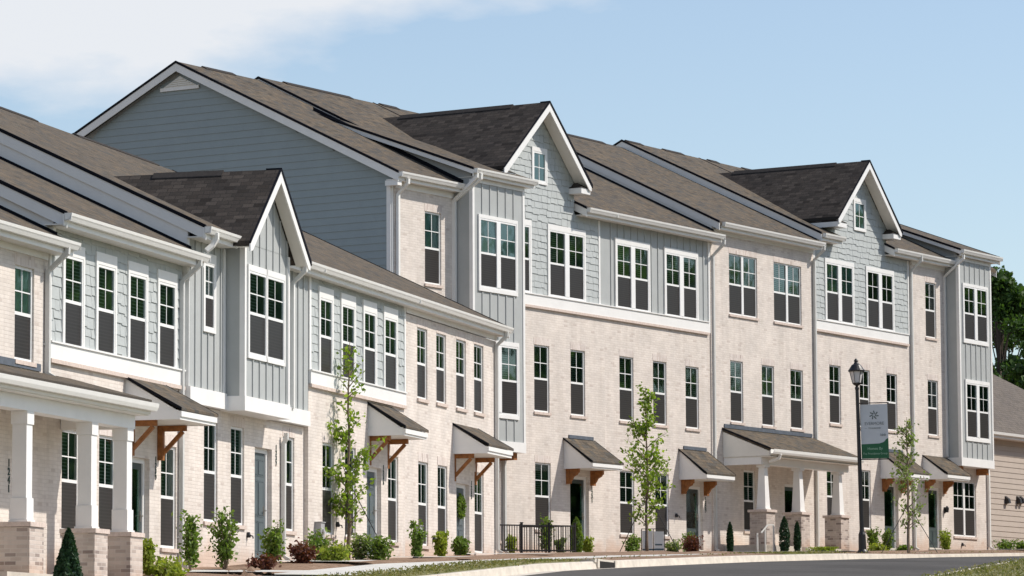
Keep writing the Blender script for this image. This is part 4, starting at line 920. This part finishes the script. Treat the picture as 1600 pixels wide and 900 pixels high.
# shrubs: frame, u, w, height, width, kind, leaf, name, label, category
GSH='shrubs planted along the house fronts'
def ps(fr,px,w):
    # u where the vertical plane at offset w crosses photo column px
    r=ray(px,870); k=(-fr.n0+w)/(r.x*fr.n.x+r.y*fr.n.y); return r.x*k,r.y*k
SH=[(FA,107,2.3,.98,.56,'cone','leaf_dark','conifer','dark green cone shaped conifer in front of the porch brick piers','conifer'),
(FA,232,1.2,.75,.32,'round','leaf_yellow','shrub','small yellow green shrub right of the porch piers','shrub'),
(FA,297,1.0,1.15,.50,'round','leaf_bush','shrub','upright leafy shrub below the narrow window at left, yellow plants at its foot','shrub'),
(FA,268,1.6,.35,.9,'low','leaf_yellow','groundcover_plant','low yellow green spreading plant at the bottom edge between two shrubs','plant'),
(FA,352,1.3,1.25,.62,'round','leaf_bush','shrub','full round topped green shrub on the brown mulch mound','shrub'),
(FA,428,.9,.95,.50,'round','leaf_bush','shrub','green shrub beside the slate blue door and downspout','shrub'),
(FA,405,1.9,.32,.55,'low','leaf_red','shrub','low dark red leaved shrub on the mulch mound before the slate blue door','shrub'),
(FA,470,1.2,.55,.55,'low','leaf_red','shrub','low reddish shrub beside the grey meter box','shrub'),
(FA,497,1.0,.66,.70,'round','leaf_bush','shrub','loose green shrub with pale blooms right of the meter box','shrub'),
(FA,520,1.5,.50,.60,'low','leaf_yellow','shrub','low yellowish shrub left of the staked sapling','shrub'),
(FA,562,.9,.55,.5,'round','leaf_pale','shrub','pale blooming shrub right behind the staked sapling','shrub'),
(FA,592,1.3,.50,.66,'round','leaf_bush','shrub','rounded dark green shrub where the guy strap ends','shrub'),
(FA,652,1.1,.85,.48,'spindly','leaf_bush','shrub','tall loose green shrub by the second meter box','shrub'),
(FA,690,1.1,.72,.45,'spindly','leaf_yellow','shrub','thin yellow green shrub left of the wreath door','shrub'),
(FA,717,.9,.45,.40,'round','leaf_bush','shrub','small rounded green shrub below the wreath door','shrub'),
(FB,800,1.5,.52,.32,'round','leaf_yellow','shrub','small yellow green shrub behind the left end of the railing','shrub'),
(FB,853,1.2,1.1,.50,'round','leaf_bush','shrub','tall green shrub behind the middle of the black railing','shrub'),
(FB,877,1.2,.5,.40,'spindly','leaf_pale','shrub','short spindly shrub behind the railing between two tall shrubs','shrub'),
(FB,901,1.4,1.05,.38,'column','leaf_bush','shrub','narrow green shrub at the right end of the railing','shrub'),
(FB,918,1.0,.5,.30,'round','leaf_yellow','shrub','little shrub just right of the railing by the dark door','shrub'),
(FB,988,1.4,.55,.58,'round','leaf_bush','shrub','dark bushy shrub left of the white yard sign','shrub'),
(FB,1050,1.2,.45,.5,'low','leaf_pale','shrub','low pale flowering shrub right of the white yard sign','shrub'),
(FB,1082,1.1,.50,.60,'round','leaf_red','shrub','dark red leaved shrub below the second dark door','shrub'),
(FB,1076,.8,.62,.5,'round','leaf_bush','shrub','green shrub against the second dark door step','shrub'),
(FB,1141,2.2,.92,.2,'column','leaf_dark','conifer','very narrow dark conifer left of the porch rail','conifer'),
(FB,1226,2.0,1.1,.34,'column','leaf_dark','conifer','dark narrow conifer between the first two porch piers','conifer'),
(FB,1246,2.0,.95,.22,'column','leaf_dark','conifer','slimmer conifer directly before the middle porch pier','conifer'),
(FB,1285,2.4,.15,.8,'low','leaf_yellow','groundcover_plant','very low yellow green plant between middle and right porch piers','plant'),
(FB,1364,1.4,.80,.46,'round','leaf_bush','shrub','green shrub just right of the lamp post foot','shrub'),
(FB,1387,1.2,.72,.42,'round','leaf_bush','shrub','darker rounded shrub in front of the first far door','shrub'),
(FB,1372,2.0,.26,.6,'low','leaf_yellow','shrub','low yellowish shrub at the foot of the two shrubs by the lamp','shrub'),
(FB,1412,1.4,.20,.5,'low','leaf_bush','shrub','low green shrub at the foot of the pale sapling','shrub'),
(FB,1479,1.6,.78,.62,'spindly','leaf_yellow','shrub','thin light green shrub below the far right double window','shrub'),
(FB,1573,.5,.38,.8,'low','leaf_bush','shrub','wide low shrub at the foot of the beige house','shrub'),
(FB,1597,.5,.32,.5,'low','leaf_bush','shrub','low shrub at the right edge before the beige house','shrub')]
for i,(fr,px,w,h,wd,kd,mt,nm,lb,ct) in enumerate(SH):
    x,y=ps(fr,px,w); shrub(x,y,h,wd,kd,mt,nm,lb,ct,GSH if ct=='shrub' else None,seed=i+20,size=.055 if kd not in('cone','column') else .045,fl='bloom' in lb or 'flower' in lb)
# mulch mound
x,y=ps(FA,385,2.0); m=MB(); n=22; rnd=random.Random(5)
for i in range(n):
    for j in range(n):
        a,b=(i/(n-1)-.5)*3.6,(j/(n-1)-.5)*3.0; r2=(a/1.7)**2+(b/1.4)**2; hh=.19*max(0,1-r2)**.7*(.75+.35*math.sin(a*3.1+b*2)*math.cos(b*4-a))+rnd.uniform(-.035,.045)*(r2<1)-.05
        yy=y+b+.25*a; m.v.append((x+a*.3+b*-.2,yy,G(yy)+hh))
for i in range(n-1):
    for j in range(n-1): k=i*n+j; m.f.append((k,k+1,k+n+1,k+n))
o=m.build('mulch_mound','mulch',None,smooth=True); setp(o,kind='structure')
# grass blades on the verge and lawn
r=np.random.default_rng(9); P=[]
for i in range(len(CP)):
    if 60<CP[i].y<125:
        for a,b,k in ((.2,1.55,230),(-11.2,-9.15,260)):
            if a>0 and (V1<i<V2 or i>V3): k=9
            for t in r.uniform(a,b,k): p=CP[i]+CN[i]*t; P.append((p.x+r.uniform(-.5,.5)*.6,p.y+r.uniform(-.5,.5),G(p.y)+.045))
o=leaves(np.array(P),.024,'grass','grassblade',None,3.2); setp(o,'short dry green grass on the verges beside the kerbs','grass',kind='stuff')
# ------------------------------------------------------------------ lamp post and banner
ly=106.0; lx=at(1348,ly); lz=G(ly)
T=Th('street_lamp',FW,lx,-ly,lz,'black lantern street lamp on a slightly leaning pole carrying the grey and green banner','street lamp')
def W_(z): return (lx,-ly)
m=T.mb(); m.lathe((lx,-ly),[(.15,lz-.1),(.15,lz+.08),(.11,lz+.14),(.10,lz+.55),(.075,lz+.62),(.062,lz+.7),(.048,lz+4.55),(.06,lz+4.57),(.06,lz+4.62),(.03,lz+4.66)],16); m.build('pole','black',T,smooth=False)
m=T.mb(); m.lathe((lx,-ly),[(.035,lz+4.66),(.10,lz+4.70),(.13,lz+4.74),(.0,lz+4.745)],16); m.build('lantern_base','black',T)
m=T.mb(); m.lathe((lx,-ly),[(.115,lz+4.75),(.185,lz+5.06)],4+2); m.build('lantern_glass','frost',T)
m=T.mb()
for k in range(6):
    a=2*math.pi*k/6; m.tube([(lx+.12*math.cos(a),-ly+.12*math.sin(a),lz+4.74),(lx+.192*math.cos(a),-ly+.192*math.sin(a),lz+5.07)],.010,4)
m.build('lantern_bars','black',T)
m=T.mb(); m.lathe((lx,-ly),[(.225,lz+5.06),(.235,lz+5.09),(.19,lz+5.15),(.13,lz+5.24),(.07,lz+5.28),(.05,lz+5.33),(.065,lz+5.36),(.03,lz+5.41),(.0,lz+5.43)],16); m.build('lantern_cap','black',T)
for z in (4.18,2.62):
    m=T.mb(); m.tube([(lx+.03,-ly,lz+z),(lx+.86,-ly,lz+z)],.016,6); m.build('banner_arm','black',T)
T.o.rotation_euler=(0,-.020,0)
bx0,bx1,bz0,bz1=lx+.07,lx+.82,lz+2.65,lz+4.15; bc=(bx0+bx1)/2; sh=.0
T2=Th('banner',FW,bc,-ly,bz0,'grey banner with green lower panel hanging from the lamp post','banner'); 
m=T2.mb(); m.box(bx0,bx1,-ly-.006,-ly+.006,bz0+.40,bz1); m.build('upper_panel','bannergrey',T2)
m=T2.mb(); zc=bz0+.40; prof=[(bx0,bz0),(bx1,bz0),(bx1,zc+.16)]+[(bx1-.04-.12*t,zc+.16-.12*math.sin(t*1.5)) for t in (.2,.5,.8)]+[(bx1-.25,zc+.012),(bx0,zc)]
m.prismU(prof,-ly-.008,-ly+.010); m.build('green_panel','green',T2)
m=T2.mb(); rnd=random.Random(2)
for a in range(7):                          # leafy emblem
    for q in (.055,.10):
        an=a*2*math.pi/7+.3+q*4; cx,cz=bc+q*math.cos(an)*1.05,bz1-.30+q*math.sin(an); k=.034
        m.prismU([(cx+k*math.cos(an),cz+k*math.sin(an)),(cx+.5*k*math.cos(an+1.6),cz+.5*k*math.sin(an+1.6)),(cx-k*math.cos(an),cz-k*math.sin(an)),(cx-.5*k*math.cos(an+1.6),cz-.5*k*math.sin(an+1.6))],-ly+.007,-ly+.012)
m.build('emblem','ink',T2)
m=T2.mb(); textmesh(m,'EVERMORE',bc,-ly+.010,bz1-.57,.118,.92); m.build('lettering','inkgrey',T2,fix=False)
m=T2.mb(); textmesh(m,'TOWNHOMES',bc,-ly+.010,bz1-.68,.055,.95); m.box(bc-.27,bc-.21,-ly+.007,-ly+.011,bz1-.665,bz1-.66); m.build('small_lettering','inkgrey',T2,fix=False)
m=T2.mb()
for i in range(9): a=i*.5; m.tube([(bx1-.22+.018*i,-ly+.011,bz0+.62+.012*math.sin(i*1.7)),(bx1-.20+.018*i,-ly+.011,bz0+.67+.02*math.cos(i*2.1))],.006,4)
m.build('sketch_mark','inkgrey',T2)
m=T2.mb(); textmesh(m,'Homes By',bc,-ly+.014,bz0+.24,.105,.95); textmesh(m,'The Providence Group',bc,-ly+.014,bz0+.11,.078,.93); m.build('white_lettering','inkpale',T2,fix=False)
T2.o.rotation_euler=(0,-.020,math.radians(-6)); T2.o.location=(T2.o.location.x-.055,T2.o.location.y,T2.o.location.z)
# ------------------------------------------------------------------ railing, yard sign, small fittings
wR=3.0; u0,u1=85.3,89.4
T=Th('railing',FB,87.3,wR,gz(FB,87.3,wR),'low black metal railing with thin pickets in front of the far row left end','railing')
def rz(u,w=wR): return gz(FB,u,w)
for u,w in ((85.3,wR),(86.65,wR),(88.05,wR),(89.4,wR),(89.4,1.3)):
    m=T.mb(); m.box(u-.025,u+.025,w-.025,w+.025,rz(u,w)-.1,rz(u,w)+.86); m.box(u-.035,u+.035,w-.035,w+.035,rz(u,w)+.861,rz(u,w)+.885); m.build('post','black',T)
for h in (.80,.14):
    m=T.mb(); m.tube([(u0,wR,rz(u0)+h),(u1,wR,rz(u1)+h)],.018,square=True); m.build('rail','black',T)
    m=T.mb(); m.tube([(u1,wR,rz(u1)+h),(u1,1.3,rz(u1,1.3)+h)],.018,square=True); m.build('rail','black',T)
m=T.mb(); u=u0+.12
while u<u1:
    m.box(u-.008,u+.008,wR-.008,wR+.008,rz(u)+.1,rz(u)+.8); u+=.125
w=wR-.15
while w>1.35: m.box(u1-.008,u1+.008,w-.008,w+.008,rz(u1,w)+.1,rz(u1,w)+.8); w-=.125
m.build('pickets','black',T)
m=MB(); 
T=Th('handrail',FB,102.9,1.6,gz(FB,102.9,1.6),'short grey handrail leading up to the white columned porch','handrail'); zz=gz(FB,102.9,1.6)
m=T.mb(); m.tube([(102.2,1.9,zz+.62),(102.9,1.75,zz+.88),(103.35,1.7,zz+.90)],.016,square=True); m.build('rail','downspout',T)
for u,h in ((102.25,.62),(102.75,.8),(103.3,.88)):
    m=T.mb(); m.box(u-.02,u+.02,1.72,1.76,zz-.05,zz+h); m.build('post','downspout',T)
# yard sign
sy=104.5; sx=at(1021,sy); sz=G(sy)+.03
T=Th('yard_sign',FW,sx,-sy,sz,'small white yard sign in a black metal frame behind the second sapling','sign')
m=T.mb(); m.box(sx-.30,sx-.02,-sy-.01,-sy+.006,sz+.16,sz+.64); m.box(sx+.02,sx+.29,-sy-.01,-sy+.006,sz+.14,sz+.62); m.build('sign_board','signwhite',T)
m=T.mb(); m.box(sx-.30,sx+.29,-sy-.008,-sy+.011,sz+.10,sz+.155); m.box(sx+.05,sx+.24,-sy+.007,-sy+.011,sz+.24,sz+.28); m.build('sign_stripe','signblue',T)
m=T.mb()
for dx in (-.32,0,.31): m.box(sx+dx-.012,sx+dx+.012,-sy-.012,-sy+.013,sz-.1,sz+.68)
m.box(sx-.32,sx+.31,-sy-.012,-sy+.013,sz+.681,sz+.70); m.box(sx-.32,sx+.31,-sy-.012,-sy+.013,sz+.07,sz+.09); m.build('sign_frame','black',T)
# meter boxes and taps on the brick
def meter(fr,u,w,h,lab,s=1):
    z=gz(fr,u,0)+h; T=Th('meter_box',fr,u,w,z,lab,'meter box')
    m=T.mb(); m.box(u-.13*s,u+.13*s,w+.002,w+.14,z,z+.40*s); m.box(u-.145*s,u+.145*s,w+.002,w+.16,z+.401*s,z+.42*s); m.build('case','metergrey',T)
    m=T.mb(); m.tube([(u,w+.06,z+.001),(u,w+.06,z-h)],.025,6); m.build('conduit','metergrey',T)
    m=T.mb(); m.lathe((u,w+.15),[(.07*s,z+.2*s),(.07*s,z+.26*s),(.0,z+.27*s)],10); m.build('dial','frost',T)
meter(FA,76.85,.1,.45,'tall grey meter box on the brick under the left window behind the sapling bushes')
meter(FA,84.0,.1,.42,'grey meter box low on the all brick end house of the near row',.85)
def tap(fr,u,w,z,lab):
    T=Th('wall_fitting',fr,u,w,z,lab,'wall fitting'); m=T.mb(); m.lathe((u,w+.03),[(.045,z-.05),(.05,z),(.03,z+.06)],8); m.build('housing','black',T)
    m=T.mb(); m.tube([(u,w+.04,z),(u,w+.12,z-.02),(u,w+.13,z-.07)],.014,6); m.build('spout','black',T)
tap(FA,72.75,0,3.03,'small dark fitting on the brick left of the slate blue door'); tap(FA,78.2,.1,3.45,'small dark fitting on the brick left of the sapling trunk'); tap(FA,85.4,.1,3.4,'small dark fitting on the end house between two ground windows')
tap(FB,100.35,0,5.05,'small dark fitting left of the second dark door of the far row'); tap(FB,120.3,.05,4.75,'small dark fitting under the far right double window')
T=Th('wall_lantern',FB,118.95,.05,5.9,'small black lantern beside the last dark door','wall lamp')
m=T.mb(); m.box(118.9,119.0,.055,.08,5.78,5.98); m.build('back_plate','black',T); m=T.mb(); m.lathe((118.95,.15),[(.05,5.80),(.07,5.95),(.02,6.02)],6); m.build('lamp_body','black',T)
# wreath
T=Th('wreath',FA,87.9,.0,4.25,'green wreath hanging on the door of the near row end house','wreath')
r=np.random.default_rng(3); a=r.uniform(0,2*np.pi,900); q=r.normal(size=(900,3))*.035; P=np.stack([.20*np.cos(a)+q[:,0],-.06*np.ones(900)+.0*a+q[:,1]*.6+.03,.20*np.sin(a)+q[:,2]],1)
leaves(P,.05,'wreath_leaves','leaf_bush',T); T.o.location=FA.P(87.9,.03,4.25)
m=T.mb(); m.tube([(87.9+.17*math.cos(t*math.pi/8),.0,4.25+.17*math.sin(t*math.pi/8)) for t in range(17)],.02,6); m.build('wreath_ring','bark',T)
# ------------------------------------------------------------------ beige house at right
T=Th('house',FB,136,-6,4.9,'beige lap sided house with grey brown roof behind the far row right end','house')
u0,u1,w=127,150,-6.0
lap(T,[(u0,4.2),(u1,4.2),(u1,9.5),(u0,9.5)],w,mat='beigesiding',course=.21,t=.022)
m=T.mb(); m.box(u0,u1,w-9,w-.05,4.2,9.5); m.build('house_body','beigesiding',T)
m=T.mb(); e=.45; z0=9.66; zt=13.6; m.add([(u0-e,w+e,z0),(u1+e,w+e,z0),(u1+e,w-9-e,z0),(u0-e,w-9-e,z0),(u0+5,w-4.5,zt),(u1-9,w-4.5,zt)],[(0,1,5,4),(1,2,5),(2,3,4,5),(3,0,4),(0,3,2,1)]); m.build('roof','roofbeige',T)
m=T.mb(); m.box(u0-e,u1+e,w+e-.02,w+e+.02,z0-.22,z0-.02); m.box(u0-e,u1+e,w+.0,w+e-.021,z0-.22,z0-.20); m.build('fascia','white',T)
m=T.mb(); m.prism([(w+e+.021,z0-.13),(w+e+.12,z0-.11),(w+e+.14,z0-.01),(w+e+.021,z0-.01)],u0-e,u1+e); m.build('gutter','gutter',T)
m=T.mb(); m.lathe((137.9,w-1.5),[(.05,10.9),(.05,11.35),(.0,11.36)],8); m.build('vent_pipe','black',T)
for px in (1571,1589,1594):
    r_=ray(px,782); k=(-FB.n0+w)/(r_.dot(FB.n)); p=r_*k; uu=p.dot(FB.d); z=p.z
    m=T.mb(); m.prism([(w+.02,z-.14),(w+.20,z-.10),(w+.16,z+.06),(w+.02,z+.17)],uu-.09,uu+.09); m.build('hooded_vent','black',T)
# ------------------------------------------------------------------ trees behind
def tree(x,y,h,cr,lab,seed,n=26000,leaf=.17):
    z=G(y); T=Th('tree',FW,x,-y,z,lab,'tree','trees behind the houses'); r=np.random.default_rng(seed)
    m=MB(); m.tube([(0,0,-.3),(.1,0,h*.3),(0,.1,h*.6),(0,0,h*.85)],[.28,.22,.13,.04],8); m.build('trunk','oldbark',T,smooth=True)
    b=MB(); C=[]
    for i in range(80):
        t=r.uniform(.10,1); a=r.uniform(0,2*np.pi); R=cr*(math.sin(math.pi*min(1,t*.86+.16))**.55)*r.uniform(.35,1.0)
        c=np.array([math.cos(a)*R,math.sin(a)*R,h*t*.97]); C.append((c,r.uniform(.5,1.1)*cr*.24))
        b.tube([(0,0,h*max(.15,t-.25)),tuple(c*np.array([.5,.5,.97])),tuple(c)],[.05,.03,.015],5)
    b.build('limbs','oldbark',T); P=[]
    for c,s in C:
        k=n//80; d=r.normal(size=(k,3)); d/=np.linalg.norm(d,axis=1)[:,None]; P.append(c+d*(s*r.uniform(.25,1.1,(k,1)))*np.array([1,1,.7]))
    leaves(np.concatenate(P),leaf,'crown','leaf_tree',T,1.3,seed)
for i,(x,y,h,cr,lb) in enumerate(((22.4,176,13.4,3.1,'dense tree touching the far right house corner'),(27.6,184,17.0,3.8,'tallest tree, cut by the right edge of the photo'),(23.2,166,9.6,3.3,'lower tree just above the beige roof'),(26.6,168,12.0,3.4,'broad tree above the beige roof at the right edge'),(20.0,192,11.5,3.2,'tree mostly hidden behind the far right house'),(25.2,196,15.0,3.8,'tree seen between the two nearer ones'),(24.6,172,8.8,3.6,'bushy tree filling the gap low behind the beige roof'))): tree(x,y,h,cr,lb,50+i)
# wood across the street (mirrored in the windows)
r=np.random.default_rng(77); P=[]
gaps=((-.6,104.9,.893,.449,2.6),(12.4,127.0,.893,.449,2.4),(-8.5,65.4,.62,.783,2.4))   # corridors cut low along mirror rays so chosen panes show sky
for k in range(250):
    t=r.uniform(0,1); x=np.interp(t,[0,.3,.6,1],[34,46,62,66]); y=np.interp(t,[0,.3,.6,1],[96,130,158,205]); x+=r.normal()*2.6; y+=r.normal()*2.6
    h=r.uniform(12,17.5); zz=G(y)
    if any(abs((x-a)*d-(y-b)*c)<w for a,b,c,d,w in gaps): h=r.uniform(3,6)
    for j in range(8):
        c=np.array([x+r.normal()*1.3,y+r.normal()*1.3,zz+h*r.uniform(.05,1)]); d=r.normal(size=(60,3)); P.append(c+d*np.array([1,1,.9])*.9)
P=np.concatenate(P); o=leaves(P,.75,'wood','leaf_wood',None,1.2); setp(o,'dense green wood across the street facing the houses','wood',kind='stuff')
